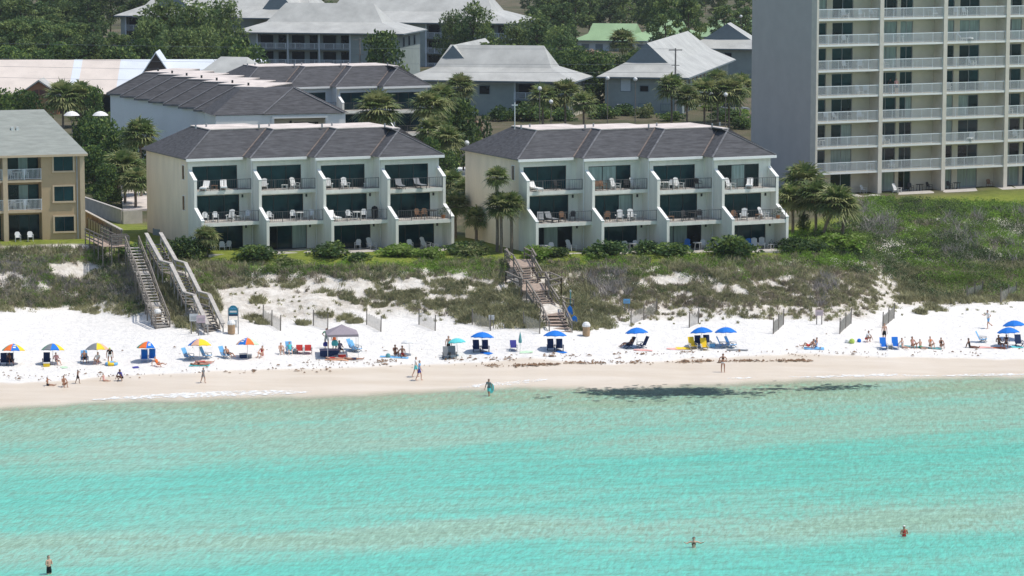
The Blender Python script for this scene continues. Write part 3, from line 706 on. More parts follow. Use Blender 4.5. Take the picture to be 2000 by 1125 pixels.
apartments('pale metal roofed apartments with blue gablets rising behind the left pine wood', 640, 34, 14.5, YB, 45, 22, 3,
           [dict(ins=5, r1=2.0, r2=5.6, ridge=2.5), dict(box=(-40,-26,-3,20), dz=.02, ins=3.4, r1=1.7, r2=5.9, ridge=2.5, axis='y', gabL=True),
            dict(box=(-17,-2.5,-6,18), dz=.03, ins=4.0, r1=1.6, r2=5.6, ridge=2.5, axis='y', gabL=True)], balc=[(-43,-30)])
apartments('grey two storey apartments with round air units under broad pale metal roof', 1122, 160, 11.3, YB, 27, 15, 2,
           [dict(ins=4.4, r1=1.75, r2=5.0, ridge=1.8), dict(box=(-26.5,-13.5,2,34), dz=.03, ins=3.6, r1=1.7, r2=5.0, ridge=2, axis='y', gabL=True)],
           balc=[(-9.5,-1.5)], wins=[(-17.5,1,1.5,1.2,'glass_dark'),(-14.8,1,1.5,1.2,'glass_dark'),(-17.5,0,1.2,1.0,'curtain_glass'),(-21,0,1.2,1.0,'curtain_glass')],
           side=[(3,1,.9,1.5,'glass_dark'),(7,1,.9,1.5,'glass_dark'),(11,1,.9,1.5,'glass_dark')])
apartments('grey two storey apartments with triangular blue gablet behind the power pole', 1345, 152, 11.6, YB, 14.2, 52, 2,
           [dict(ins=3.8, r1=2.0, r2=5.0, ridge=3, axis='y', gabL=True)], wins=[(-7.6,1,1.2,.8,'glass_dark'),(-4.2,1,1.2,.8,'glass_dark'),(-7.8,0,1.5,1.0,'curtain_glass'),(-4.4,0,1.6,1.0,'curtain_glass'),(-10.6,1,1.5,2.0,'pale_blue_wall')],
           side=[(y, k, 1.2, 1.9, 'glass_dark') for y in (3,7,11,15,19,23,27) for k in (0,1)])
apartments('small grey house with pale hip roof half hidden by the tower', 1500, 96, 11.3, YB, 16, 14, 2, [dict(ins=3.6, r1=1.5, r2=4.4, ridge=2, axis='y', gabL=True)],
           wins=[(-12,1,1.2,1.2,'glass_dark'),(-8,1,1.2,1.2,'glass_dark')])
for px, py, wx, lab in ((1262, 80, 16, 'low grey clubhouse with bright green roof among the trees'), (1352, 72, 13, 'green roofed pavilion showing through pine branches'), (1500, 73, 17, 'green roofed hall beside the tower and lamp standards')):
    o = placed(px, py, 8.3, YB); f = Fr([o[0], o[1], 0], YB); root = thing('green_roofed_hall', lab, 'building', (0,0,0)); q = lambda x, y, z: tuple(f.w(x, y, z))
    b = MB(); b.prism([q(-wx+1,1,5), q(-1,1,5), q(-1,14,5), q(-wx+1,14,5)], (0,0,3.3)); b.build('wall', M['pale_blue_wall'], root)
    for i in range(int(wx/3)):
        g = MB(); x = -wx + 2 + 3*i; g.prism([q(x,.93,6), q(x+1.6,.93,6), q(x+1.6,.995,6), q(x,.995,6)], (0,0,1.5)); g.build('window', M['gable_blue'], root)
    flare_roof(root, q, -wx, 0, 0, 15, 8.3, ins=3, r1=1.3, r2=3.3, ridge=.2, mt='roof_green')

# the long pink-white roof at the far left with its brick gable
def long_hall():
    E = 9.0; o = placed(0, 184, E, radians(2)); f = Fr([o[0], o[1], 0], radians(2)); q = lambda x, y, z: tuple(f.w(x, y, z))
    root = thing('long_hall', 'long low hall with pinkish metal roof and brick gable with arched window', 'building', (0,0,0))
    def bx(mb, x0, x1, y0, y1, z0, z1): mb.prism([q(x0,y0,z0), q(x1,y0,z0), q(x1,y1,z0), q(x0,y1,z0)], (0,0,z1-z0))
    w_ = MB(); bx(w_, -10, 40, 1, 19, 5, E); w_.build('wall', M['brown_dark'], root)
    def slab(x0, x1, mt, dz=0, name='roof'):
        m = MB(); z = E + dz; R = 4.7
        m.prism([q(x0,0,z), q(x0,10,z+R), q(x0,20,z), q(x0,19.6,z-.2), q(x0,10,z+R-.25), q(x0,.4,z-.2)], tuple(f.ex*(x1-x0))); return m.build(name, M[mt], root)
    slab(-12, 10.3, 'metal_roof_pink'); slab(10.302, 11.6, 'metal_roof_white', .02, 'skylight_strip'); slab(11.602, 17.5, 'metal_roof_pink', 0, 'roof'); slab(17.502, 40, 'metal_roof_white', .01, 'roof')
    g = MB(); g.prism([q(3.2,-1.5,5), q(9.0,-1.5,5), q(9.0,-1.5,9.0), q(6.1,-1.5,11.0), q(3.2,-1.5,9.0)], tuple(f.ey*6)); go = g.build('brick_gable', M['brick'], root)
    r = MB()
    for s in (-1, 1):
        r.prism([q(6.1, -1.9, 11.3), q(6.1+s*3.7, -1.9, 8.75), q(6.1+s*3.7, -1.9, 8.55), q(6.1, -1.9, 11.05)], tuple(f.ey*7.5))
    r.build('gable_roof', M['metal_roof'], go)
    a = MB(); a.prism([q(6.1+1.7*cos(t), -1.56, 8.45+1.35*sin(t)) for t in np.linspace(0, pi, 13)], tuple(-f.ey*.05)); ao = a.build('arched_window', M['arch_window'], go)
    b = MB(); b.beam(q(6.1,-1.64,8.45), q(6.1,-1.64,9.8), .1, .06); b.build('mullion', M['brick'], ao)
    for i in range(6):
        p = MB(); p.beam(q(11+3.2*i,.6,5), q(11+3.2*i,.6,E-.2), .3, .3); p.build('post', M['brick'], root)
        w2 = MB(); bx(w2, 11.5+3.2*i, 13.6+3.2*i, .9, .97, 6, 8.4); w2.build('window', M['glass_dark'], root)
    # dormer with a dark gable and a white roof
    d = MB(); x = 23.5; d.prism([q(x-2.6,2.8,E+2.0), q(x+2.6,2.8,E+2.0), q(x,2.8,E+6.0)], tuple(f.ey*.3)); do = d.build('dormer', M['brown_dark'], root)
    e = MB()
    for s in (-1, 1): e.prism([q(x, 2.5, E+6.25), q(x+s*3.0, 2.5, E+1.7), q(x+s*3.0, 2.5, E+1.5), q(x, 2.5, E+6.0)], tuple(f.ey*8))
    e.build('dormer_roof', M['metal_roof_white'], do)
long_hall()
o = placed(490, 150, 12.5, radians(-20)); f = Fr([o[0], o[1], 0], radians(-20)); q = lambda x, y, z: tuple(f.w(x, y, z))
root = thing('grey_roofed_house', 'house with grey and white hip roof just behind the stepped row', 'building', (0,0,0))
b = MB(); b.prism([q(-9,1,5), q(-1,1,5), q(-1,9,5), q(-9,9,5)], (0,0,7.4)); b.build('wall', M['pale_blue_wall'], root)
flare_roof(root, q, -10, 0, 0, 10, 12.5, ins=1.6, r1=.9, r2=2.6, ridge=1.2)
# ---------------------------------------------------------------- trees, palms, shrubs
def unit(n, rng):
    v = rng.normal(size=(n, 3)); return v / np.linalg.norm(v, axis=1, keepdims=True)
def leaf_quads(C, size, rng, up=.35, asp=.55, out=None):
    """one kite-shaped leaf at each centre, random lie"""
    n = len(C); a = unit(n, rng); b = unit(n, rng)
    if out is not None: a = a * .8 + out * .7; a /= np.linalg.norm(a, axis=1, keepdims=True)
    b = np.cross(a, b); b /= np.linalg.norm(b, axis=1, keepdims=True)
    s = (size * rng.uniform(.6, 1.3, n))[:, None]
    V = np.stack([C - a*s*.5, C + b*s*asp*.5 + a*s*.05, C + a*s*.6, C - b*s*asp*.5 + a*s*.05], 1).reshape(-1, 3)
    return V, np.arange(4*n).reshape(-1, 4)
def foliage(name, blobs, n, size, mats, rng, light=.4, asp=.55):
    """blobs: (x,y,z,rx,ry,rz); leaves mostly in each blob's outer part; blobs differ in tone"""
    vol = np.array([(b[3]*b[4]*b[5]) ** .67 for b in blobs]); cnt = np.maximum(8, (n * vol / vol.sum()).astype(int))
    Cs, mi, outs = [], [], []
    for b, c in zip(blobs, cnt):
        d = unit(c, rng); r = rng.uniform(.30, 1.0, c) ** .45
        Cs.append(np.array(b[:3]) + d * r[:, None] * np.array(b[3:]) * (1 + .12 * rng.normal(size=(c, 1)))); outs.append(d)
        t = np.clip(light + .25 * rng.normal(), .05, .95); mi.append((rng.random(c) < t).astype(int))
    C = np.concatenate(Cs); V, Qd = leaf_quads(C, size, rng, asp=asp, out=np.concatenate(outs))
    return fast_mesh(name, V, Qd, mats, np.concatenate(mi))
def tree_proto(name, label, cat, h, crown_r, crown_z0, nb, n, leaf, mats, seed, trunk_r=.2, light=.4, flat=.75, asp=.5, bare=0):
    rng = np.random.default_rng(seed); root = thing(name, label, cat)
    blobs = []; limbs = MB(); lean = rng.uniform(-.04, .04, 2) * h
    pts = [(lean[0]*t*t, lean[1]*t*t, h*.96*t - .5*(t == 0)) for t in (0, .3, .6, .85, 1)]
    limbs.tube(pts, [trunk_r, trunk_r*.8, trunk_r*.6, trunk_r*.35, trunk_r*.12], 7)
    for i in range(nb):
        t = (i + rng.uniform(.1, .9)) / nb; z = crown_z0 + (h - crown_z0) * t
        env = crown_r * (1 - .68 * abs(t - .32) ** 1.3 * 1.7) ; env = max(env, crown_r * .28)
        a = i * 2.4 + rng.uniform(-.5, .5); r = env * rng.uniform(.35, .95)
        br = crown_r * rng.uniform(.26, .44); c = (lean[0]*t + r*cos(a), lean[1]*t + r*sin(a), z)
        blobs.append((*c, br, br, br * flat * rng.uniform(.8, 1.1)))
        zz = max(z - r * .5, crown_z0 * .7); limbs.tube([(lean[0]*t*t, lean[1]*t*t, zz), (c[0]*.6, c[1]*.6, (zz + z)/2), c], [trunk_r*.35, trunk_r*.22, trunk_r*.08], 5)
    limbs.build('trunk', M['bark'], root)
    link('crown', foliage('crown', blobs, n, leaf, mats, rng, light, asp), root)
    return root
PM = [M['pine_dark'], M['pine_light']]; BM = [M['bush_dark'], M['bush_light']]
pines = [(Proto(tree_proto('pine_tree', 'x', 'tree', 14, r, z0, nb, 3000, .62, PM, 20+i, .24, lt, fl)), 14) for i, (r, z0, nb, lt, fl) in enumerate([(3.9,4.5,20,.34,.62),(4.6,5.0,22,.40,.55),(3.3,3.5,20,.28,.7),(4.2,6.0,18,.45,.5)])]
rounds = [(Proto(tree_proto('pine_tree', 'x', 'tree', 11, r, 2.6, nb, 4200, .50, PM, 40+i, .26, lt, .7)), 11) for i, (r, nb, lt) in enumerate([(4.9,26,.45),(4.4,24,.35)])]
oaks = [(Proto(tree_proto('broadleaf_tree', 'x', 'tree', 7, r, 1.0, nb, 3600, .36, BM, 60+i, .16, lt, .75, .7)), 7) for i, (r, nb, lt) in enumerate([(3.2,20,.30),(3.6,22,.5)])]
def shrub_proto(label, nb, n, leaf, mats, seed, light, wide=1.0):
    rng = np.random.default_rng(seed); blobs = []
    for i in range(nb):
        a = i*2.4; r = rng.uniform(0, .62) ; z = rng.uniform(.25, .72) * (1 - .35*r)
        blobs.append((r*cos(a)*wide, r*sin(a)*wide, z, .36, .36, .30))
    root = thing('shrub', label, 'shrub'); link('foliage', foliage('foliage', blobs, n, leaf, mats, rng, light, .7), root)
    st = MB()
    for b in blobs[:6]: st.tube([(b[0]*.2, b[1]*.2, -.1), (b[0]*.6, b[1]*.6, b[2]*.5), b[:3]], [.03,.02,.01], 4)
    st.build('stem', M['bark'], root); return root
shr = {'green': Proto(shrub_proto('x', 13, 1500, .13, BM, 81, .45)), 'dark': Proto(shrub_proto('x', 12, 1500, .13, BM, 82, .18)), 'light': Proto(shrub_proto('x', 13, 1400, .13, [M['bush_light'], M['scrub_bright']], 83, .45)),
       'pale': Proto(shrub_proto('x', 13, 1400, .13, [M['bush_dark'], M['flower_pale']], 84, .38)), 'palmy': Proto(shrub_proto('x', 13, 1300, .15, [M['palm_leaf'], M['palm_leaf_light']], 85, .35))}

def palm_crown(seed):
    rng = np.random.default_rng(seed); V = []; Qd = []; mi = []
    def seg(p, d, n, L, wd, m, droop):
        p0 = np.array(p); s = np.cross(d, n); s /= np.linalg.norm(s) + 1e-9
        p1 = p0 + d*L*.55; p2 = p0 + d*L + np.array([0,0,-droop*L]); b = len(V)
        V.extend([p0 - s*wd*.35, p0 + s*wd*.35, p1 + s*wd*.5, p1 - s*wd*.5, p2 + s*wd*.08, p2 - s*wd*.08]); Qd.extend([(b,b+1,b+2,b+3),(b+3,b+2,b+4,b+5)]); mi.extend([m, m])
    for i in range(44):
        a = i*2.39996 + rng.uniform(-.2,.2); el = radians(85 - 125 * (i/44) ** .8 + rng.uniform(-8, 8))
        d = np.array([cos(a)*cos(el), sin(a)*cos(el), sin(el)]); L = rng.uniform(.75, 1.0)
        e = d*L*.6 + np.array([0,0,-.10*L]); up = np.array([0,0,1.0]); s = np.cross(d, up); s /= np.linalg.norm(s)+1e-9; n = np.cross(s, d)
        seg((0,0,0), d, n, L*.62, .05, 0, .08)
        lite = rng.random() < .38
        for k in range(15):
            f = (k-7)/7; ang = f*1.85; dd = d*cos(ang) + s*sin(ang) + n*.12; dd /= np.linalg.norm(dd)
            seg(e, dd, n, rng.uniform(.55,.85)*(1-.18*abs(f)), .085, 1 if lite else (1 if rng.random() < .15 else 0), .18 + .25*rng.random())
    return fast_mesh('crown', V, Qd, [M['palm_leaf'], M['palm_leaf_light']], mi)
def palm_skirt(seed):
    rng = np.random.default_rng(seed); b = MB()
    for i in range(16):
        a = i*2.4; r = rng.uniform(.2,.5); b.poly([(0.08*cos(a),.08*sin(a),0),(r*cos(a-.25),r*sin(a-.25),-.45),(r*.9*cos(a),r*.9*sin(a),-.95),(r*cos(a+.25),r*sin(a+.25),-.45)])
    me = bpy.data.meshes.new('dead_fronds'); me.from_pydata(b.v, [], b.f); me.materials.append(M['palm_dead']); return me
pc = [palm_crown(s) for s in (1,2,3)]; ps = palm_skirt(4)
tm = MB(); tm.tube([(0,0,-.05),(.02,.01,.3),(-.01,.02,.65),(0,0,1.0)], [.17,.145,.135,.15], 8); _t = tm.build('trunk', M['palm_trunk']); ptr = _t.data; bpy.data.objects.remove(_t)
pcount = [0]
def zat(py, px, Y): r = ray(px, py); return HC + r[2] * Y / r[1]
def palm(px, py, diam, Y, label, lean=(0,0), group=None, gnd=None):
    k = pcount[0]; pcount[0] += 1
    x = (px - CX) / F * (Y / ray(px, py)[1]); z1 = zat(py, px, Y); z0 = gz(x, Y) if gnd is None else gnd
    s = diam / (F / Y) / 2 / (.80 if Y < 400 else .74)
    root = thing('palm_tree', label, 'palm', (x - lean[0], Y - lean[1], z0), 0, group)
    h = max(.5, z1 - z0)
    t = link('trunk', ptr, root); t.scale = (1.0, 1.0, h)
    if lean != (0,0): t.matrix_local = Matrix(((1,0,lean[0],0),(0,1,lean[1],0),(0,0,h,0),(0,0,0,1))) if False else t.matrix_local
    if lean != (0,0):
        a = MB(); a.tube([(0,0,-.2),(lean[0]*.35,lean[1]*.35,h*.4),(lean[0]*.75,lean[1]*.75,h*.75),(lean[0],lean[1],h)], [.19,.16,.14,.15], 8); bpy.data.objects.remove(t); a.build('trunk', M['palm_trunk'], root)
    c = link('crown', pc[k % 3], root, (lean[0], lean[1], h), k*1.3); c.scale = (s, s, s*.92)
    d = link('dead_fronds', ps, root, (lean[0], lean[1], h), k); d.scale = (s*.8, s*.8, s*.75)
    return root
def plant(pr, px, ytop, Y, label, group=None, sx=1.0, gnd=None):
    p, h0 = pr; x = (px - CX) / F * (Y / ray(px, ytop)[1]); z0 = gz(x, Y) if gnd is None else gnd
    s = (zat(ytop, px, Y) - z0) / h0
    return p.put((x, Y, z0), RNG.uniform(0, 6.28), label, group, (s*sx, s*sx, s))
def shrub(kind, px, ybase, wpx, hpx, label, group=None, on=None, Y=None):
    if Y is None: p = G(px, ybase)
    else: p = PD(px, Y); p[2] = gz(p[0], p[1])
    s = F / (p[1] + 4)
    return shr[kind].put(p, RNG.uniform(0, 6.28), label, group, (wpx/s/1.75, wpx/s/1.75, hpx/s/.98))

g = 'pines of the wood at the upper left'
lab = 'dark green pine in the dense wood at the upper left'
for Y, x0, x1, n, y0, y1 in ((500,-20,250,6,62,84),(545,-40,205,8,28,52),(600,-40,195,8,-8,18),(680,-40,330,11,-40,-12),(780,-40,660,13,-30,-14)):
    for i in range(n):
        px = x0 + (x1-x0)*(i+.5)/n + RNG.uniform(-9, 9); plant(pines[int(RNG.integers(4))], px, RNG.uniform(y0, y1), Y + RNG.uniform(-15, 15), lab, g, RNG.uniform(.9, 1.2))
for px, yt, Y, sx in ((20,96,490,1.2),(62,104,486,1.1),(110,90,492,1.2),(150,100,488,1.15),(196,92,492,1.2),(238,98,488,1.1),(275,84,495,1.2)):
    plant(oaks[int(RNG.integers(2))], px, yt, Y, 'leafy tree at the front edge of the upper left wood, above the pink roof', 'leafy trees along the upper left wood edge', sx)
for px, yt, Y, sx, lab in ((325,8,515,1.0,'big round pine before the blue gablets, tallest of its clump'),(378,10,520,.95,'big round pine standing right of the tallest one in its clump'),(295,42,508,.8,'round pine at the left flank of the clump before the gablets'),
        (432,6,530,.78,'lone dark round pine under the blue gablet'),(405,60,505,1.0,'low spreading pine at the right flank of the clump'),(350,62,500,1.1,'low wide pine at the foot of the clump before the gablets'),
        (922,14,545,.85,'tall round pine before the farthest metal roof'),(882,28,550,.6,'slim pine touching the left side of the tall round pine'),(1048,36,520,1.05,'wide round pine right of the farthest roof'),(1008,52,515,.8,'smaller pine left of the wide round pine'),(1095,58,510,.9,'round pine in front of the green clubhouse, left end')):
    plant(rounds[int(RNG.integers(2))], px, yt, Y, lab, None, sx)
for px, yt, Y, sx, lab in ((468,82,470,1.0,'leafy tree left of the long blue grey balconies'),(485,96,465,.8,'small leafy tree near the white roof corner'),(748,70,470,.75,'leafy tree before the right end of the long balconies'),
        (1130,96,500,1.0,'leafy tree below the green clubhouse wall'),(1165,108,480,1.1,'dense leafy tree between the two grey apartments, middle'),(1115,112,485,.9,'leafy tree between the two grey apartments, left'),(1205,112,490,1.0,'leafy tree between the two grey apartments, right'),
        (1245,100,500,1.0,'leafy tree left of the gablet roof ridge'),(1290,94,520,1.0,'leafy tree behind the gablet roof ridge'),(1010,96,480,1.2,'leafy tree behind the flat ridge of the grey roof, middle'),(950,92,485,1.2,'leafy tree behind the flat ridge of the grey roof, left'),(1060,95,482,1.2,'leafy tree behind the flat ridge of the grey roof, right'),(1385,76,585,.9,'leafy tree before the small hip roofed house')):
    plant(oaks[int(RNG.integers(2))], px, yt, Y, lab, None, sx)
g = 'pines of the wood at the upper right'; lab = 'dark pine of the wood behind the green roofs'
for Y, x0, x1, n, y0, y1 in ((690,1040,1340,9,-22,6),(760,1030,1470,11,-32,0),(850,1000,1470,12,-30,-10),(620,1030,1120,3,2,20),(655,1400,1470,3,10,26)):
    for i in range(n):
        px = x0 + (x1-x0)*(i+.5)/n + RNG.uniform(-9, 9); plant(pines[int(RNG.integers(4))], px, RNG.uniform(y0, y1), Y + RNG.uniform(-12, 12), lab, g, RNG.uniform(.95, 1.3))
for px, yt, Y, sx, lab in ((1300,-12,560,.75,'tall pine with open lower limbs before the green roofs'),(1345,-8,565,.75,'tall pine right of the open limbed one')):
    plant(pines[3], px, yt, Y, lab, None, sx)

for a in ((274,262,64,338,'cabbage palm rising highest left of the two stairway block'),(243,328,74,330,'broad cabbage palm in front of the sandy path'),(264,352,52,326,'small cabbage palm right of the broad one by the path'),(222,334,60,336,'cabbage palm leaning into the dark trees by the tan building'),
          (737,212,74,362,'round cabbage palm before the black windows of the middle block'),(838,206,64,352,'cabbage palm at the right end of the middle block'),(862,188,52,357,'cabbage palm rising behind the one at the middle block end'),(846,256,60,347,'low cabbage palm above the front block roof corner'),(872,270,54,342,'cabbage palm beside the pool between the front blocks'),
          (884,354,46,316,'cabbage palm nearest the turquoise pool'),(913,374,58,304,'tallest cabbage palm in the gap between the front blocks'),(889,400,52,300,'cabbage palm low in the gap, close to the last dividing wall'),(930,424,44,297,'short cabbage palm by the pale garden fence'),
          (971,345,42,288.4,'slender palm with small crown against the cream end wall'),(979,402,58,287.6,'full crowned palm below the slender one at the cream end wall'),(999,396,44,288.0,'palm leaning right at the cream end wall'),
          (1570,356,78,305,'highest cabbage palm of the clump before the tower'),(1549,386,62,303,'left cabbage palm of the clump before the tower'),(1594,384,68,301,'middle cabbage palm of the clump before the tower'),
          (898,170,50,430,'cabbage palm against the grey two storey apartments'),(1104,182,54,438,'thick trunked palm at the right corner of the grey apartments'),(1060,188,46,436,'palm beside the grey apartments, left of the thick trunked one'),(1140,200,42,424,'little palm above the pale garden wall'),(1216,80,46,545,'lone palm in front of the green clubhouse'),
          (1312,170,48,440,'palm just left of the power pole foot'),(1342,188,42,432,'low palm right of the power pole'),(1376,180,56,436,'palm in the row before the gablet apartments, first from the power pole'),(1402,160,46,450,'tall palm in the row before the gablet apartments'),(1424,178,56,436,'palm near the tower wall in the row before the gablet apartments'),(1446,166,46,446,'palm touching the grey tower wall'),
          (122,188,58,440,'left palm of the pair before the brick gabled hall'),(157,188,56,442,'right palm of the pair before the brick gabled hall')):
    palm(*a)
palm(1634,394,72,298,'palm with long leaning trunk at the right of the clump before the tower', (1.5,-.3)); palm(1654,404,46,300,'small palm behind the leaning one before the tower', (.5,0))
palm(402,462,44,286.2,'tiny palm beside the first patio behind the stairways', gnd=5.7)

for px, yt, Y, sx, lab in ((196,240,352,1.0,'dark leafy tree between the tan building and the stepped row, back'),(228,262,345,.9,'dark leafy tree behind the broad palm by the path'),(185,290,335,1.0,'dark leafy tree close to the tan building corner'),(205,325,326,.9,'dark leafy tree above the plank fence'),(248,256,350,.8,'leafy tree below the stepped row wall'),(292,285,340,.6,'leafy tree touching the left front block roof corner'),
        (880,206,366,.85,'leafy tree behind the palms at the middle block end'),(858,224,358,.7,'green leafy tree left of the flowering bush'),(905,200,372,.7,'leafy tree before the grey apartments, left'),(168,235,360,.8,'leafy tree below the white garden parasols'),(835,276,338,.6,'leafy tree above the right corner of the left front block roof'),
        (1570,420,304,.8,'dark leafy bush tree under the palm clump'),(865,300,330,.8,'leafy tree behind the pool'),(25,180,410,.9,'yellow green leafy tree under the brick gable, left'),(58,186,405,.8,'yellow green leafy tree under the brick gable, right'),(186,176,415,.55,'pointed leafy tree right of the palm pair')):
    plant(oaks[int(RNG.integers(2))], px, yt, Y, lab, None, sx)
for a in (('pale',922,300,84,80,'bush with pale flower heads between the two front blocks'),('pale',1160,128,80,34,'pale tipped bush before the green clubhouse wall'),('green',985,222,46,30,'rounded hedge bush at the foot of the grey apartments, left'),('dark',978,236,64,30,'dark rounded bush behind the right front roof, left'),('green',1030,236,90,40,'wide bush behind the right front roof, middle'),('light',1062,232,50,26,'light green bush below the small palm'),
          ('green',1100,236,60,28,'bush at the white garden wall, left'),('green',1180,232,70,30,'bush below the pale garden wall'),('dark',1222,226,60,24,'dark bush at the gablet apartments wall'),('palmy',1264,230,46,28,'yellowish bush before the gablet apartments'),('dark',1340,214,56,34,'dark round bush right of the power pole'),('green',1310,236,60,20,'low bush at the power pole foot'),
          ('light',1400,216,70,20,'clipped light green hedge below the palm row'),('dark',1425,236,90,26,'dark hedge left of the tower'),('light',1440,226,60,14,'bright hedge top beside the parked silver car'),('green',1448,252,50,26,'hedge end against the tower wall'),('light',1458,190,30,20,'bright bush peeking past the tower wall'),
          ('light',30,218,110,44,'wide yellow green bush under the brick gable'),('green',85,214,90,34,'green bush before the brick gable wall'),('dark',165,236,60,22,'dark hedge under the left white parasol'),('green',196,262,70,44,'bush below the white garden parasols'),('green',140,214,80,24,'hedge before the dark hall windows')):
    shrub(*a)
for a in (('green',503,497,72,34,'clipped hedge before the second patio of the left front block'),('green',645,494,66,36,'taller clipped hedge before the third patio of the left front block'),('light',776,492,72,28,'loose bright bush before the last patio of the left front block'),('dark',362,498,66,52,'dark palmetto bush right of the second stairway'),('green',388,492,40,36,'green palmetto bush at the left front block corner'),
          ('dark',1184,492,66,36,'dark clipped hedge before the second patio of the right front block'),('dark',1262,488,44,32,'small dark hedge before the third patio of the right front block'),('green',1314,490,74,30,'long low hedge before the third patio of the right front block'),('green',1430,492,80,50,'tall round hedge before the last patio of the right front block'),('light',1052,494,60,28,'light green bush left of the first patio of the right front block'),('green',1092,492,40,22,'small bush by the first patio of the right front block'),
          ('palmy',930,490,60,30,'yellowish bush at the head of the middle stairway'),('green',900,488,56,30,'bush at the end of the left front block'),('dark',1552,484,64,34,'dark bush at the right end of the right front block'),('green',1590,486,56,34,'bush under the palm clump'),('light',1648,482,80,44,'bright green bush right of the palm clump'),('light',1610,470,44,22,'light bush at the leaning palm foot'),
          ('dark',700,500,44,18,'dark low bush between the third and fourth patio'),('palmy',560,508,50,16,'low yellowish bush on the lawn of the left front block'),('green',265,492,70,30,'bush under the boardwalk landing'),('light',838,494,50,24,'light bush right of the last patio of the left front block')):
    shrub(a[0], a[1], a[2] + 8, a[3]*1.45, a[4]*.88, a[5])
# ---------------------------------------------------------------- dune growth (uncountable: a few sheets of leaves and blades)
def scatter_px(n, poly, seed):
    rng = np.random.default_rng(seed); p = np.array(poly, float); lo, hi = p.min(0), p.max(0); out = []
    k = 0
    while k < n:
        c = rng.uniform(lo, hi, (n, 2)); ins = np.zeros(n, bool); j = len(p) - 1
        for i in range(len(p)):
            cond = (p[i,1] > c[:,1]) != (p[j,1] > c[:,1]); ins ^= cond & (c[:,0] < (p[j,0]-p[i,0])*(c[:,1]-p[i,1])/(p[j,1]-p[i,1]+1e-9)+p[i,0]); j = i
        out.append(c[ins]); k += ins.sum()
    c = np.concatenate(out)[:n]; return Gv(c[:,0], c[:,1])
def leaf_clumps(C, R, Hh, n, size, rng, asp=.6):
    """n leaves in a low dome over every centre"""
    k = len(C); d = unit(k*n, rng); d[:,2] = np.abs(d[:,2]); r = rng.uniform(.25, 1, k*n) ** .5
    Rr = np.repeat(R, n); Hr = np.repeat(Hh, n)
    pos = np.repeat(C, n, 0) + np.stack([d[:,0]*r*Rr, d[:,1]*r*Rr, d[:,2]*r*Hr], 1)
    return leaf_quads(pos, size, rng, asp=asp, out=d)
def blade_clumps(C, R, Hh, n, wd, rng):
    k = len(C); m = k*n; a = rng.uniform(0, 6.283, m); r = np.sqrt(rng.uniform(0, 1, m)) * np.repeat(R, n)
    b = np.repeat(C, n, 0) + np.stack([np.cos(a)*r, np.sin(a)*r, np.full(m, -.05)], 1); b[:,2] = ground_z(b[:,0], b[:,1]) - .03
    h = np.repeat(Hh, n) * rng.uniform(.5, 1.2, m); ln = rng.normal(0, .42, (m, 2)) * h[:,None]; t = b + np.stack([ln[:,0], ln[:,1], h], 1); md = b + np.stack([ln[:,0]*.35, ln[:,1]*.35, h*.6], 1)
    s = np.stack([np.cos(a+1.3), np.sin(a+1.3), 0*a], 1) * (wd * rng.uniform(.6, 1.3, m))[:,None]
    V = np.stack([b-s*.5, b+s*.5, md+s*.5, md-s*.5, t+s*.12, t-s*.12], 1).reshape(-1, 3); i = np.arange(m)[:,None]*6
    return V, np.concatenate([i+np.array([[0,1,2,3]]), i+np.array([[3,2,4,5]])], 0)
def stuff(name, parts, mats, label):
    V, Qd, mi, o = [], [], [], 0
    for (v, q), m in parts: V.append(v); Qd.append(q + o); mi.append(np.full(len(q), m)); o += len(v)
    me = fast_mesh(name, np.concatenate(V), np.concatenate(Qd), mats, np.concatenate(mi))
    return tag(link(name, me), label, None, None, 'stuff')
rng = np.random.default_rng(31)
STAIRS = [[P(258,482,7.1), P(276,529,5.55), P(279,534,5.5), P(298,590,3.55), P(301,596,3.5), P(318,640,1.95)], [P(300,476,7.4), P(330,530,5.55), P(348,535,5.5), P(376,592,3.65), P(394,597,3.6), P(421,655,1.75)],
          [P(1014,506,6.0), P(1022,521,5.95), P(1040,553,4.62), P(1047,567,4.57), P(1074,608,2.95), P(1078,613,2.92), P(1095,651,1.85)]]
def clear(C):                                       # nothing grows through a stairway's lower steps
    ok = np.ones(len(C), bool)
    for L in STAIRS:
        for a, b in zip(L[:-1], L[1:]):
            d = (b - a)[:2]; t = np.clip(((C[:,:2] - a[:2]) @ d) / (d @ d), 0, 1); q_ = a[:2] + t[:,None]*d; ok &= (np.linalg.norm(C[:,:2] - q_, axis=1) > 1.35) | (a[2] + t*(b[2]-a[2]) - C[:,2] > 1.3)
            f = (C[:,1] < q_[:,1]) & (np.abs(C[:,0] - q_[:,0]) < 1.2) & (q_[:,1] - C[:,1] < 2.2); ok &= ~f | (a[2] + t*(b[2]-a[2]) - C[:,2] > 1.3)
    return C[ok]
def keep(C, s, lo): return C[wob(C[:,0], C[:,1]*1.5, s) + .3*rng.normal(size=len(C)) > lo]
def zone(poly, n, seed, s=.7, lo=-9): C = scatter_px(n, poly, seed); C = clear(C); return keep(C, s, lo) if lo > -9 else C
def U(a, b, C): return rng.uniform(a, b, len(C))
TOP = [(-150,487),(165,486),(300,500),(420,514),(700,524),(900,512),(1000,512),(1240,510),(1460,508),(1600,498),(1640,532),(1450,550),(1250,558),(1000,552),(880,540),(700,548),(520,550),(420,566),(380,640),(300,628),(200,600),(-150,598)]
MID = [(420,560),(560,556),(700,560),(860,550),(1000,550),(1250,556),(1450,548),(1700,520),(1720,610),(1640,628),(1450,622),(1300,618),(1200,632),(1080,640),(960,634),(900,624),(760,596),(620,572),(470,560)]
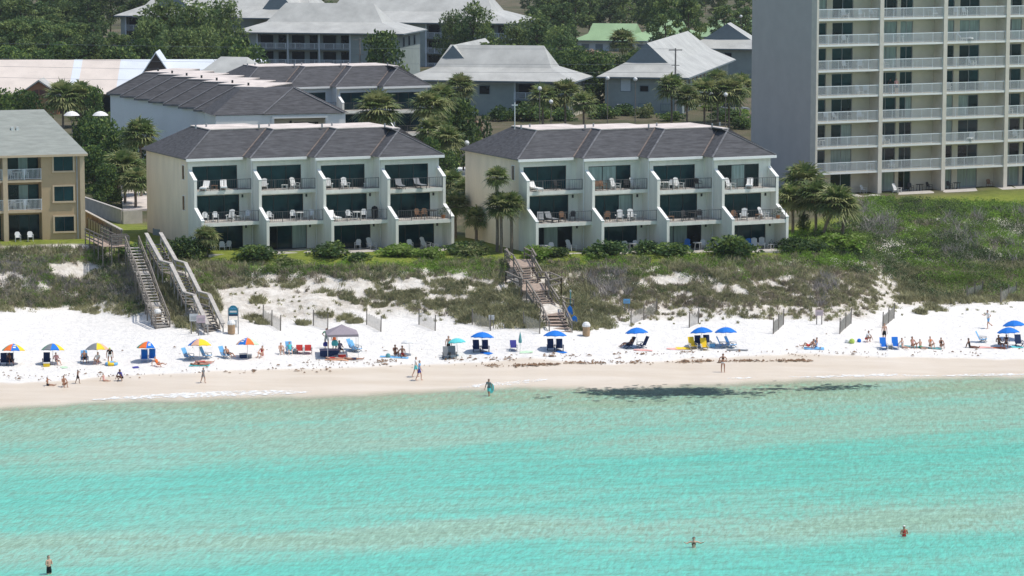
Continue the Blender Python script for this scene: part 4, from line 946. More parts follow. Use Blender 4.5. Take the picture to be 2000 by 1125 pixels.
RGT = [(1560,480),(1640,440),(1690,396),(1760,396),(1830,402),(1900,414),(2200,412),(2200,572),(1900,586),(1800,588),(1752,556),(1705,515),(1650,503),(1600,505)]
LOW = [(-150,580),(160,575),(290,600),(300,626),(120,606),(-150,616)]
BANK = [(880,600),(960,560),(1010,560),(1090,560),(1160,566),(1200,640),(1110,650),(1060,640),(980,642),(900,630)]
LSL = [(300,560),(420,570),(430,600),(420,660),(350,640),(310,620)]
def tint(C, R, H_, n, size, s, bias=0):             # shrubs sorted into patches of three tones
    t = wob(C[:,0] + 17, C[:,1]*1.4, s) + .16*rng.normal(size=len(C)) + bias; out = []
    for m, k in ((1, t > .28), (0, (t <= .28) & (t > -.12)), (2, t <= -.12)):
        if k.sum(): out.append((leaf_clumps(C[k], R[k], H_[k], n, size, rng), m))
    return out
parts = []
C = zone(TOP, 3300, 1, .55, -.25); parts += tint(C, U(.25,.7,C), U(.2,.6,C), 44, .115, .55)
C = zone([(420,508),(700,518),(900,506),(1240,505),(1460,502),(1620,490),(1620,508),(1450,522),(1240,526),(1000,530),(700,540),(430,530)], 900, 3, .6, -.1); parts += tint(C, U(.35,.9,C), U(.3,.7,C), 60, .125, .7, .42)
C = zone(RGT, 4000, 4); parts += tint(C, U(.4,.9,C), U(.35,.9,C), 50, .14, .42, -.14)
C = zone(RGT, 440, 5, .5, -.3); parts += tint(C, U(.9,1.7,C), U(.8,1.5,C), 230, .15, .6, -.02)
C = zone(TOP, 120, 6, .5, -.2); parts += tint(C, U(.6,1.1,C), U(.5,.9,C), 150, .13, .5, .1)
C = zone([(30,500),(80,510),(150,520),(190,480),(235,500),(240,560),(180,540),(120,530),(90,560),(60,540)], 330, 7, .5, -.1); parts += tint(C, U(.4,.9,C), U(.3,.6,C), 60, .13, .5, .45)
C = zone([(1690,392),(1850,398),(2200,408),(2200,428),(1850,424),(1760,410),(1700,440)], 1150, 8); parts += tint(C, U(.4,1.0,C), U(.5,1.0,C), 70, .14, .5, .3)
C = zone([(1500,470),(1640,440),(1690,470),(1700,540),(1600,520),(1520,500)], 260, 9); parts += tint(C, U(.5,1.1,C), U(.4,1.0,C), 90, .14, .6, .25)
stuff('dune_scrub', parts, [M['scrub_green'], M['scrub_bright'], M['scrub_dark']], 'green scrub covering the top of the dune')
parts = []
C = zone(TOP, 2600, 11, .5, -.1); parts += [(blade_clumps(C, U(.2,.6,C), U(.3,.7,C), 30, .05, rng), 0)]
C = zone(TOP, 1700, 12, .45, .0); parts += [(blade_clumps(C, U(.2,.6,C), U(.3,.6,C), 30, .05, rng), 1)]
C = zone(MID, 1500, 13, 2.6, .12); parts += [(blade_clumps(C, U(.15,.45,C), U(.18,.42,C), 40, .045, rng), 0), (leaf_clumps(C[::3], U(.2,.45,C[::3]), U(.15,.35,C[::3]), 36, .09, rng), 2)]
C = zone(MID, 1100, 14, 3.1, .12); parts += [(blade_clumps(C, U(.12,.4,C), U(.12,.36,C), 36, .045, rng), 1)]
C = zone([(1180,545),(1700,512),(1720,560),(1640,600),(1400,596),(1200,588)], 1600, 15, 2.3, .0); parts += [(blade_clumps(C, U(.2,.5,C), U(.18,.45,C), 40, .045, rng), 0), (leaf_clumps(C[::3], U(.25,.5,C[::3]), U(.2,.42,C[::3]), 40, .10, rng), 2)]
C = zone([(1180,548),(1700,520),(1720,560),(1640,600),(1400,600),(1200,600)], 1000, 28, 2.7, .03); parts += [(blade_clumps(C, U(.2,.5,C), U(.15,.4,C), 40, .045, rng), 1)]
C = zone(RGT, 1300, 16, .5, .05); parts += [(blade_clumps(C, U(.2,.6,C), U(.4,.8,C), 30, .05, rng), 1)]
C = zone([(1660,520),(1720,520),(1790,600),(1700,610),(1640,590)], 330, 33, 2.4, .1); parts += [(blade_clumps(C, U(.15,.4,C), U(.15,.4,C), 36, .045, rng), 0)]
C = zone([(1740,525),(2200,510),(2200,580),(1850,594),(1770,588)], 2300, 17); parts += [(blade_clumps(C, U(.2,.6,C), U(.3,.7,C), 36, .05, rng), 0)]
C = zone([(440,545),(560,548),(700,552),(900,545),(960,560),(940,622),(850,600),(760,588),(680,572),(560,562),(460,560)], 1000, 29, 1.6, -.05); parts += [(blade_clumps(C, U(.2,.5,C), U(.2,.45,C), 38, .045, rng), 0), (leaf_clumps(C[::3], U(.25,.5,C[::3]), U(.2,.4,C[::3]), 40, .10, rng), 2)]
C = zone(LOW, 620, 18, 1.2, .08); parts += [(blade_clumps(C, U(.2,.5,C), U(.15,.4,C), 36, .05, rng), 0)]
C = zone(BANK, 1300, 19, .8, -.25); parts += [(blade_clumps(C, U(.2,.6,C), U(.3,.65,C), 38, .05, rng), 0), (leaf_clumps(C[::2], U(.3,.7,C[::2]), U(.25,.55,C[::2]), 46, .11, rng), 2)]
C = zone(LSL, 700, 20); parts += [(blade_clumps(C, U(.2,.6,C), U(.3,.7,C), 36, .05, rng), 0), (leaf_clumps(C[::3], U(.3,.7,C[::3]), U(.25,.55,C[::3]), 46, .11, rng), 2)]
C = zone([(430,570),(1200,600),(1990,560),(1990,612),(1200,640),(560,628)], 260, 21); parts += [(blade_clumps(C, U(.08,.3,C), U(.1,.3,C), 30, .04, rng), 0)]
C = np.concatenate([G(x, y)[None] + rng.normal(0, .35, (22, 3)) * [1, .6, 0] for x, y in ((497,622),(508,632),(592,634),(634,614),(676,622),(695,630),(500,588),(1818,600),(1800,612),(1828,606),(1140,640),(1770,588),(1240,600),(1205,608))]); C[:,2] = ground_z(C[:,0], C[:,1])
parts += [(blade_clumps(C, U(.15,.4,C), U(.25,.5,C), 40, .05, rng), 0)]
stuff('dune_grass', parts, [M['grass_olive'], M['grass_brown'], M['scrub_dark']], 'olive and brown grass tufts growing over the white dune')
parts = []
C = zone([(1840,430),(1900,420),(2200,400),(2200,520),(1960,540),(1860,530),(1830,500)], 420, 23, .5, .1); parts += [(blade_clumps(C, U(.3,.8,C), U(.7,1.5,C), 30, .035, rng), 0)]
C = zone([(1680,400),(1760,430),(1740,470),(1680,460)], 120, 24); parts += [(blade_clumps(C, U(.3,.7,C), U(.6,1.1,C), 26, .035, rng), 0)]
C = zone([(1560,600),(1590,560),(1640,500),(1660,520),(1600,610)], 90, 25, .5, .1); parts += [(blade_clumps(C, U(.3,.6,C), U(.4,.9,C), 26, .03, rng), 0)]
C = zone([(0,500),(290,540),(300,590),(120,575),(0,560)], 800, 26, .5, .0); parts += [(blade_clumps(C, U(.3,.6,C), U(.3,.65,C), 30, .035, rng), 0)]
C = zone([(1150,540),(1220,520),(1230,575),(1160,590)], 70, 27); parts += [(blade_clumps(C, U(.3,.6,C), U(.4,.9,C), 26, .03, rng), 0)]
stuff('dead_brush', parts, [M['dead_wood']], 'grey leafless brush among the green dune scrub')

# sea wrack on the sand, weed in the shallows, foam at the water's edge
def flat_bits(P3, size, rng, mats, name, label, lift=.02, asp=.4, dirx=True):
    n = len(P3); size = np.asarray(size); a = rng.normal(0, .25, n) + (.17 if dirx else 0); L = size * rng.uniform(.4, 1.6, n); W = L * asp * rng.uniform(.6, 1.4, n)
    u = np.stack([np.cos(a), np.sin(a), 0*a], 1); v = np.stack([-np.sin(a), np.cos(a), 0*a], 1); z = np.array([0,0,1.0]) * (lift * rng.uniform(.6, 3, n))[:,None]
    k = 6; ang = np.arange(k) * 2*pi/k
    V = np.concatenate([(P3 + z*(1 if True else 0) + u*(L*np.cos(t)*rng.uniform(.6,1.1,n))[:,None]*.5 + v*(W*np.sin(t)*rng.uniform(.6,1.1,n))[:,None]*.5)[:,None] for t in ang], 1)
    V = np.concatenate([V, (P3 + z*2.5)[:,None]], 1).reshape(-1, 3); i = np.arange(n)[:,None]*7
    T = np.concatenate([i + np.array([[j, (j+1) % k, 6]]) for j in range(k)], 0)
    me = fast_mesh(name, V, T, mats); return tag(link(name, me), label, None, None, 'stuff')
def along(tab, n, jx, jy, rng):
    t = np.array(tab, float); s = rng.uniform(0, 1, n); px = np.interp(s, np.linspace(0,1,len(t)), t[:,0]); py = np.interp(px, t[:,0], t[:,1])
    return Gv(px + rng.normal(0, jx, n), py + rng.normal(0, jy, n))
pts = [along([(1000,716),(1100,711),(1180,710)], 420, 6, 1.2, rng), along([(1196,709),(1260,708),(1300,710)], 110, 6, 1.5, rng), along([(1300,709),(1400,706),(1500,706),(1580,705)], 520, 6, 1.0, rng),
       along([(940,714),(975,716)], 70, 8, 1.5, rng), along([(870,702),(1000,701),(1080,696),(1250,692),(1400,690)], 260, 8, 2.2, rng), along([(1400,690),(1560,692),(1700,690),(1980,690)], 130, 10, 3.5, rng),
       along([(740,708),(775,704)], 60, 6, 1.2, rng), along([(0,738),(150,736),(400,730),(600,722),(760,708)], 190, 10, 4, rng), along([(540,712),(700,708)], 60, 10, 3, rng), along([(1300,690),(1360,688)], 40, 8, 1, rng),
       along([(0,730),(400,724),(900,710),(1300,700),(2000,692)], 160, 10, 5, rng), along([(200,690),(700,690),(1200,680),(1900,660)], 60, 10, 14, rng)]
WR = np.concatenate(pts); WR = WR[wob(WR[:,0]*1.2, WR[:,1]*2.4, 1.2) + .2*rng.normal(size=len(WR)) > -.12]
flat_bits(WR, .19 * rng.lognormal(0, .45, len(WR)), rng, [M['wrack']], 'sea_wrack', 'rusty brown wrack lines washed up along the beach', .03)
wz = []
for px0, px1, y0, y1, n, sy in ((1130,1480,766,767,1100,3.6),(1190,1400,769,766,1200,4.6),(1280,1520,761,760,800,3.2),(1400,1700,762,756,420,3.0),(1600,1720,758,756,70,2.4),(1050,1180,775,771,220,2.4),(1150,1500,767,764,300,8)):
    s = rng.uniform(0, 1, n); px = px0 + (px1-px0)*s + rng.normal(0, 8, n); py = y0 + (y1-y0)*s + rng.normal(0, sy, n)
    wz.append(np.array([P(a, b, .035) for a, b in zip(px, py)]))
WZ = np.concatenate(wz); WZ = WZ[wob(WZ[:,0]*.35, WZ[:,1]*1.6, 1.3) + .25*rng.normal(size=len(WZ)) > -.12]
flat_bits(WZ, .5, rng, [M['seaweed']], 'floating_seaweed', 'dark seaweed patch drifting in the shallows', .004, .5)
def foam(tab, wdt, seed):
    rg = np.random.default_rng(seed); t = np.array(tab, float); px = np.linspace(t[0,0], t[-1,0], 90); py = np.interp(px, t[:,0], t[:,1]) + np.convolve(rg.normal(0, .9, 96), np.ones(7)/7, 'valid')
    w_ = wdt * 1.5 * np.sin(np.linspace(.02, pi-.02, 90)) ** .5 * rg.uniform(.45, 1.2, 90); V = []
    for a, b, c in zip(px, py, w_):
        for yy in (b - c/2, b + c/2): p = P(a, yy, .04); p[2] = max(.045, gz(p[0], p[1]) + .03); V.append(p)
    return np.array(V), np.array([(2*i, 2*i+2, 2*i+3, 2*i+1) for i in range(89)])
fp = [(foam(t, w_, i), 0) for i, (t, w_) in enumerate([([(180,780),(350,773),(480,769),(610,766)], 5.5), ([(230,777),(420,768),(560,764)], 2.2), ([(895,757),(980,750),(1070,745)], 3.2), ([(1540,737),(1700,734),(1830,734)], 2.5), ([(1840,734),(1930,732),(2010,731)], 3.0), ([(1420,741),(1470,739)], 1.6)])]
stuff('sea_foam', fp, [M['foam']], 'thin white foam along the edge of the sea')

# ---------------------------------------------------------------- stairways over the dune
def stairway(label, pts, wd, wood, tread, rail_w=.10, land=1.0, rail_h=1.0, rail_t=.07, wings=(), step_every=.30):
    """pts: walking line from top to bottom as world points; level pieces become landings, sloping ones flights"""
    root = thing('beach_stairway', label, 'stairway', pts[-1]); o = np.array(pts[-1])
    q = [Vector(np.array(p) - o) for p in pts]
    def side(a, b): d = (b - a); d.z = 0; d.normalize(); return Vector((-d.y, d.x, 0))
    for i in range(len(q) - 1):
        a, b = q[i], q[i+1]; sd = side(a.copy(), b.copy()) * wd / 2; level = abs(a.z - b.z) < .25
        if level:
            m = MB(); L = (b - a).length; k = max(3, int(L / .16)); sd = sd * land
            for j in range(k):
                c0 = a.lerp(b, j / k); c1 = a.lerp(b, (j + .9) / k); e = [c0 - sd, c1 - sd, c1 + sd, c0 + sd]; m.prism([tuple(p + Vector((0,0,-.05))) for p in e], (0,0,.045))
            m.build('landing', tread, root)
        else:
            k = max(3, int(round((a.z - b.z) / .19))); tm_ = MB(); d = (b - a); dn = d.copy(); dn.z = 0; run = dn.length / k; dn.normalize()
            for j in range(k):
                c = a.lerp(b, (j + .5) / k); c.z = a.z - (j + .5) * (a.z - b.z) / k; h = dn * run * .46
                tm_.prism([tuple(p) for p in (c - sd*.94 - h, c - sd*.94 + h, c + sd*.94 + h, c + sd*.94 - h)], (0,0,.05))
            tm_.build('treads', tread, root)
            for s in (-1, 1):
                st = MB(); st.beam(a + sd*s - Vector((0,0,.16)), b + sd*s - Vector((0,0,.16)), .06, .30); st.build('stringer', wood, root)
        for s in (-1, 1):
            h = Vector((0,0,rail_h)); r = MB(); r.beam(a + sd*s + h, b + sd*s + h, rail_w, rail_t)
            r.beam(a + sd*s + h*.55, b + sd*s + h*.55, .04, .13)
            n = max(1, int(round((b - a).length / 1.7)))
            for j in range(n + (1 if i == len(q) - 2 else 0)):
                c = a.lerp(b, j / n) + sd*s; gzv = gz(c.x + o[0], c.y + o[1]) - o[2] - .4; r.beam(Vector((c.x, c.y, min(gzv, c.z - .3))), c + h - Vector((0,0,rail_t/2)), .10, .10)
            r.build('handrail', M['wood_pale'] if rail_w > .2 else wood, root)
    for a, b in wings:                                # short level rails beside a landing
        a = Vector(np.array(a) - o); b = Vector(np.array(b) - o); r = MB(); r.beam(a + Vector((0,0,1)), b + Vector((0,0,1)), .16, .07); r.beam(a + Vector((0,0,.5)), b + Vector((0,0,.5)), .04, .14)
        for c in (a, b): gzv = gz(c.x + o[0], c.y + o[1]) - o[2] - .4; r.beam(Vector((c.x, c.y, gzv)), c + Vector((0,0,.97)), .11, .11)
        r.build('wing_rail', wood, root)
    return root
stairway('weathered grey beach stairway with open treads and thin rails, leftmost', [P(258,482,7.1), P(276,529,5.55), P(279,534,5.5), P(298,590,3.55), P(301,596,3.5), P(318,640,1.95)], 1.25, M['wood_grey'], M['wood_pale'])
stairway('grey beach stairway with broad pale handrails in three flights', [P(300,476,7.4), P(330,530,5.55), P(348,535,5.5), P(376,592,3.65), P(394,597,3.6), P(421,655,1.75)], 1.35, M['wood_grey'], M['wood_grey'], rail_w=.34, rail_t=.09, rail_h=1.0)
stairway('brown beach stairway with side landings, behind a blue umbrella', [P(1014,506,6.0), P(1022,521,5.95), P(1040,553,4.62), P(1047,567,4.57), P(1074,608,2.95), P(1078,613,2.92), P(1095,651,1.85)], 2.0, M['wood_grey'], M['wood_brown'], land=1.18, rail_w=.14, rail_t=.09,
         wings=[(P(988,552,4.6), P(1018,566,4.55)), (P(988,552,4.6), P(1022,551,4.62)), (P(1050,553,4.6), P(1074,553,4.6)), (P(1074,553,4.6), P(1096,563,4.55)), (P(1096,563,4.55), P(1072,569,4.55)), (P(1085,600,2.95), P(1120,607,2.92)), (P(986,508,6.0), P(1003,520,5.95)), (P(1024,505,6.0), P(1038,512,5.97))])
def boardwalk(label, pts, wd, rails=True):
    root = thing('boardwalk', label, 'boardwalk', pts[0]); o = np.array(pts[0]); q = [Vector(np.array(p) - o) for p in pts]
    for a, b in zip(q[:-1], q[1:]):
        d = b - a; d.z = 0; d.normalize(); sd = Vector((-d.y, d.x, 0)) * wd / 2; m = MB(); k = max(3, int((b-a).length / .16))
        for j in range(k):
            c0, c1 = a.lerp(b, j/k), a.lerp(b, (j+.9)/k); m.prism([tuple(p) for p in (c0-sd, c1-sd, c1+sd, c0+sd)], (0,0,.05))
        m.build('decking', M['wood_brown'], root)
        for s in (-1, 1):
            r = MB(); 
            for hh in (1.0, .62, .28): r.beam(a+sd*s+Vector((0,0,hh)), b+sd*s+Vector((0,0,hh)), .06, .13)
            n = max(1, int((b-a).length/1.6))
            for j in range(n+1):
                c = a.lerp(b, j/n)+sd*s; gv = gz(c.x+o[0], c.y+o[1]) - o[2] - .3; r.beam(Vector((c.x,c.y,min(gv,c.z-.2))), c+Vector((0,0,1.0)), .1, .1)
            r.build('side_rail', M['wood_grey'], root)
boardwalk('grey railed wooden boardwalk from the tan building lawn to the leftmost stairway', [P(182,466,6.9), P(216,482,6.95), P(250,480,7.0)], 1.5)

# plank fence, planter wall and path by the tan building
def run_fence(name, label, cat, a, b, h, mt, post=None, step=2.4, th=.06, capm=None):
    a = np.array(a, float); b = np.array(b, float); root = thing(name, label, cat, a); L = np.linalg.norm(b-a); e = (b-a); n = max(1, int(L/step))
    for j in range(n):
        p, q_ = a + e*j/n - a, a + e*(j+1)/n - a; m = MB(); m.beam((p[0],p[1],p[2]+h/2), (q_[0],q_[1],q_[2]+h/2), th, h); m.build('panel', mt, root)
    if post:
        for j in range(n+1):
            p = e*j/n; m = MB(); m.beam((p[0],p[1],p[2]-.4), (p[0],p[1],p[2]+h+.08), .12, .12); m.build('post', post, root)
    if capm:
        m = MB(); m.beam((0,0,h+.06), (e[0],e[1],e[2]+h+.06), .3, .1); m.build('coping', capm, root)
    return root
run_fence('plank_fence', 'brown plank fence with pale top rail beside the tan building', 'fence', P(166,446,6.2), P(238,486,6.2), 1.75, M['plank_fence'], M['wood_grey'], 2.2, .07, M['wood_pale'])
run_fence('garden_wall', 'grey rendered garden wall above the plank fence', 'wall', P(160,412,6.2), P(239,440,6.2), 1.5, M['concrete'], None, 30, .25, M['wood_pale'])
run_fence('garden_wall', 'end piece of the grey garden wall facing the sea, by the stairways', 'wall', P(240,441,6.2), P(277,438,6.2), 1.5, M['concrete'], None, 30, .25)
run_fence('garden_fence', 'pale picket fence in the gap between the two front blocks', 'fence', P(914,462,6.0), P(948,468,6.0), 1.5, M['wood_pale'], M['wood_pale'], 1.5)
run_fence('garden_fence', 'pale picket fence running along the right front block end wall', 'fence', P(949,468,6.0), P(982,478,6.0), 1.5, M['concrete'], M['wood_pale'], 1.5)
run_fence('garden_wall', 'pale sunlit garden wall before the grey apartments', 'wall', P(1118,228,6.0), P(1176,206,6.0), 1.9, M['tower_cream'], None, 60, .3)
run_fence('garden_wall', 'low pale wall behind the palm row beside the tower', 'wall', P(1330,206,6.0), P(1420,204,6.0), 1.6, M['tower_cream'], None, 60, .3)
run_fence('metal_fence', 'thin metal fence on the tan building lawn', 'fence', P(172,450,6.4), P(214,472,6.4), 1.2, M['mesh_glass'], M['post_dark'], 1.2, .012)
run_fence('metal_fence', 'low grey metal fence at the left front block end wall', 'fence', P(300,468,6.0), P(372,474,6.0), 1.05, M['mesh_glass'], M['metal_grey'], 1.3, .012)
def slab(name, pts, z, mt, th=.3):
    m = MB(); m.prism([(p[0], p[1], z - th) for p in pts], (0,0,th)); return tag(m.build(name, mt), kind='structure')
slab('sand_path', [P(236,362,6.3), P(276,352,6.3), P(300,408,6.3), P(240,410,6.3)], 6.33, M['membrane'])
# pool between the blocks
c = P(884, 338, 6.1); pr = thing('swimming_pool', 'turquoise swimming pool with white deck between the front blocks', 'pool', c)
m = MB(); m.box(-5,4,-4,8,-.4,0); m.build('deck', M['white_trim'], pr); m = MB(); m.box(-4,.6,-3.2,4.6,-.2,.03); m.build('water', M['pool_water'], pr)
m = MB(); m.lathe([(2.6,1.9),(1.3,2.5),(.05,2.9)], 10, (2.8,-1,0)); m.tube([(2.8,-1,0),(2.8,-1,2.6)], .05); m.build('shade_roof', M['concrete'], pr)

# ---------------------------------------------------------------- sand fences, posts and signs at the dune foot
def sand_fence(label, a, b, h=1.15):
    pa, pb = G(*a), G(*b); root = thing('sand_fence', label, 'fence', pa); e = pb - pa; L = np.linalg.norm(e); 
    for t in (0, 1) if L < 3 else (0, .5, 1):
        p = e*t; z = gz(pa[0]+p[0], pa[1]+p[1]) - pa[2]; m = MB(); m.beam((p[0],p[1],z-.2), (p[0]+.03,p[1],z+h+.25), .09, .09); m.build('post', M['post_dark'], root)
    m = MB(); n = int(L / .13)
    for j in range(n + 1):
        t = j / max(1, n); p = e*t; z = gz(pa[0]+p[0], pa[1]+p[1]) - pa[2]; m.box(p[0]-.016, p[0]+.016, p[1]-.012, p[1]+.012, z+.0, z+h*(.92+.06*sin(j*1.7)))
    m.build('slats', M['fence_mesh'], root)
for i, (a, b, lab) in enumerate([((514,626),(548,646),'right of the arched sign'),((612,636),(640,644),'left of the grey canopy tent'),((716,634),(744,648),'right of the grey canopy tent'),((818,634),(850,646),'below the bare sand slope, middle'),((922,634),(958,646),'above the aqua umbrella'),((1022,640),(1054,652),'just left of the brown stairway foot'),
        ((1232,634),(1282,612),'climbing the slope above a blue umbrella'),((1346,640),(1364,632),'behind the pair of touching blue umbrellas'),((1510,652),(1530,634),'right of the pair of touching blue umbrellas'),((1640,652),(1662,632),'below the bare sand spur, left'),((1724,640),(1746,622),'behind the figure in black shorts'),((1888,588),(1918,578),'high on the sand above the running figure, left'),((1954,592),(1984,580),'high on the sand at the right edge')]):
    sand_fence('slatted sand fence with dark posts ' + lab, a, b)
def arch_sign():
    p = G(456, 652); root = thing('arched_sign', 'blue arched beach sign with white band on two posts', 'sign', p); H = 2.6
    b = MB(); n = 10; r = .38
    b.prism([(-r,-.03,1.55), (r,-.03,1.55)] + [(r*cos(t), -.03, 2.12 + r*.95*sin(t)) for t in np.linspace(0, pi, n)], (0,.06,0)); bo = b.build('board', M['sign_teal'], root)
    w_ = MB(); w_.box(-r, r, -.036, -.0315, 1.56, 1.72); w_.build('navy_band', M['sign_navy'], bo)
    w_ = MB(); w_.box(-.3, .3, -.0365, -.0315, 1.86, 2.02); w_.build('white_band', M['white_plastic'], bo)
    w_ = MB(); w_.prism([(-.22+.44*i/8, -.0365, 2.26 + .05*sin(i*1.6)) for i in range(9)] + [(.22-.44*i/8, -.0365, 2.20 + .05*sin((8-i)*1.6)) for i in range(9)], (0,.004,0)); w_.build('wave_mark', M['sky_fabric'], bo)
    w_ = MB(); w_.box(-.30, .30, -.02, .02, .55, 1.2); w_.build('notice_board', M['white_plastic'], root)
    for x in (-.42, .42):
        m = MB(); m.tube([(x,0,-.2),(x,0,2.3)], .045, 6); m.build('post', M['metal_grey'], root)
arch_sign()
def board_sign(px, py, label, mt, w_=.75, h=.65, z=1.1):
    p = G(px, py); root = thing('notice_sign', label, 'sign', p); m = MB(); m.box(-w_/2, w_/2, -.03, .03, z, z+h); b = m.build('board', mt, root)
    for k in range(4):
        t = MB(); t.box(-w_*.38, w_*(.38 if k % 2 else .25), -.034, -.0305, z+h*.2+.13*k*h, z+h*.2+.13*k*h+.05*h); t.build('text_line', M['metal_grey'], b)
    for x in (-w_*.32, w_*.32):
        m = MB(); m.beam((x,.04,-.2), (x,.04,z+h*.6), .09, .05); m.build('post', M['pole_wood'], root)
board_sign(379, 652, 'white notice board beside the broad railed stairway foot', M['white_plastic']); board_sign(393, 655, 'pinkish notice board beside the broad railed stairway foot', M['sign_pink'])
board_sign(1224, 612, 'small pale blue notice on the dune slope above a blue umbrella', M['sky_fabric'], .6, .4, .9); board_sign(1600, 634, 'faint pale notice on the sand below the dune, right part', M['sign_pink'], .7, .5, .8); board_sign(960, 642, 'small pale notice beside the sand fence above the aqua umbrella', M['white_plastic'], .5, .4, .8)
def barrel(px, py, label, bag='white_fabric'):
    p = G(px, py); root = thing('trash_barrel', label, 'bin', p); m = MB(); m.lathe([(.0,0),(.30,0),(.33,.3),(.31,.5),(.33,.9),(.30,.92),(.28,.85),(0,.85)], 14); m.build('drum', M['barrel'], root)
    m = MB(); m.lathe([(.33,.80),(.36,.92),(.34,1.0),(.22,1.18),(.05,1.24)], 10); m.build('liner', M[bag], root)
barrel(308, 630, 'brown trash barrel at the foot of the leftmost stairway'); barrel(452, 652, 'brown trash barrel below the arched blue sign'); barrel(1145, 656, 'brown trash barrel with white liner right of the brown stairway')
def shower_post(px, py, label, h, mt):
    p = G(px, py); root = thing('shower_post', label, 'shower', p); m = MB(); m.tube([(0,0,-.2),(0,0,h),(0,-.12,h+.12),(0,-.4,h+.1)], .05, 6); m.build('pipe', mt, root); m = MB(); m.lathe([(.03,.06),(.14,0),(.13,-.03),(0,-.03)], 10, (0,-.4,h+.07)); m.build('shower_head', M['metal_grey'], root)
shower_post(1114, 604, 'thin green post with lamp head above the brown stairway', 1.6, M['teal_fabric'])
# blue rental boards leaning at the stairway foot
for px, py, lab, s in ((1113, 622, 'tall blue board leaning at the brown stairway foot', .78), (1122, 636, 'shorter blue board leaning right of the tall blue one', .6)):
    p = G(px, py); m = MB(); m.prism([(-.25,0,0),(.25,0,0),(.27,.05,.6*s),(.2,.10,1.2*s),(0,.13,1.45*s),(-.2,.10,1.2*s),(-.27,.05,.6*s)], (0,.07,.0)); o = m.build('leaning_board', M['blue_fabric'], None, p); tag(o, lab, 'board')

# ---------------------------------------------------------------- poles, wires, lamps, cars, garden parasols
def pole(px, Y, ytop, label, arms=True):
    x, _, _ = PD(px, Y); z0 = gz(x, Y); zt = zat(ytop, px, Y); root = thing('utility_pole', label, 'pole', (x, Y, z0)); h = zt - z0
    m = MB(); m.tube([(0,0,-.3),(0,0,h)], [.17,.11], 8); m.build('shaft', M['pole_wood'], root)
    if arms:
        m = MB(); m.box(-1.0,1.0,-.06,.06,h-.35,h-.2); m.build('cross_arm', M['pole_wood'], root)
        m = MB(); m.lathe([(0,h-4.7),(.28,h-4.7),(.28,h-3.8),(.1,h-3.7),(0,h-3.7)], 10, (.42,-.1,0)); m.build('transformer', M['metal_grey'], root)
        m = MB(); m.box(-.6,.6,-.05,.05,h-2.6,h-2.5); m.build('lower_arm', M['pole_wood'], root)
    return np.array([x, Y, zt])
pt = pole(1318, 458, 94, 'tall grey utility pole with transformer before the gablet apartments'); p2 = pole(704, 470, 74, 'slim pale pole before the long blue grey balconies')
for i, (dz, lab) in enumerate(((-.1,'highest overhead wire'),(-2.4,'second overhead wire'),(-3.6,'third overhead wire'),(-5.3,'lowest overhead wire'))):
    m = MB(); a = pt + [0,0,dz]; b = np.array([-95, 470, a[2] + .6]); pts = [tuple(a + (b-a)*t + np.array([0,0,-1.2*4*t*(1-t)*.35])) for t in np.linspace(0,1,20)]; m.tube(pts, .022, 4)
    o = m.build('overhead_wire', M['metal_grey']); tag(o, lab + ' running left from the tall utility pole', 'wire')
for px, Y, yt, lab in ((1076,425,196,'white globe lamp among bushes before the grey apartments'),(1416,432,182,'white globe lamp among the palm row beside the tower'),(1388,440,182,'smaller white globe lamp in the palm row'),(912,345,276,'white globe lamp beside the pool palms'),(1054,430,170,'grey lamp post before the grey apartments'),(1240,440,152,'dark lamp post before the gablet apartments'),(1186,445,150,'thin lamp post between the two grey apartments'),(1411,600,72,'double headed lamp standard by the green hall'),(1446,640,30,'tall lamp standard touching the tower edge')):
    x = PD(px, Y)[0]; z0 = gz(x, Y); h = zat(yt, px, Y) - z0; root = thing('street_lamp', lab, 'lamp', (x, Y, z0)); m = MB(); m.tube([(0,0,-.2),(0,0,h-.4)], .06, 6); m.build('lamp_post', M['post_dark'], root)
    m = MB(); m.lathe([(.02,h-.5),(.22,h-.42),(.30,h-.2),(.22,h+.02),(.02,h+.1)], 10); m.build('globe', M['lamp_globe'], root)
x = .0
c2p = C2.w(3.0, 7.5, 11.2); root = thing('roof_antenna', 'thin white mast on the right front block roof', 'antenna', c2p); m = MB(); m.tube([(0,0,-.3),(0,0,2.3)], .05, 6); m.build('mast', M['white_plastic'], root); m = MB(); m.box(-.3,.3,-.05,.05,2.0,2.1); m.build('crossbar', M['white_plastic'], root)
def parasol_white(px, ytop, Y, label):
    x = PD(px, Y)[0]; z0 = gz(x, Y); h = zat(ytop, px, Y) - z0; root = thing('garden_parasol', label, 'parasol', (x, Y, z0)); m = MB(); m.lathe([(1.05,h-.55),(.7,h-.22),(.3,h-.05),(.02,h)], 12); m.build('canopy', M['white_fabric'], root); m = MB(); m.tube([(0,0,0),(0,0,h-.1)], .04, 6); m.build('pole', M['pole_wood'], root)
parasol_white(143, 217, 395, 'white garden parasol under the palm pair, left'); parasol_white(199, 217, 396, 'white garden parasol at the stepped row corner, right')
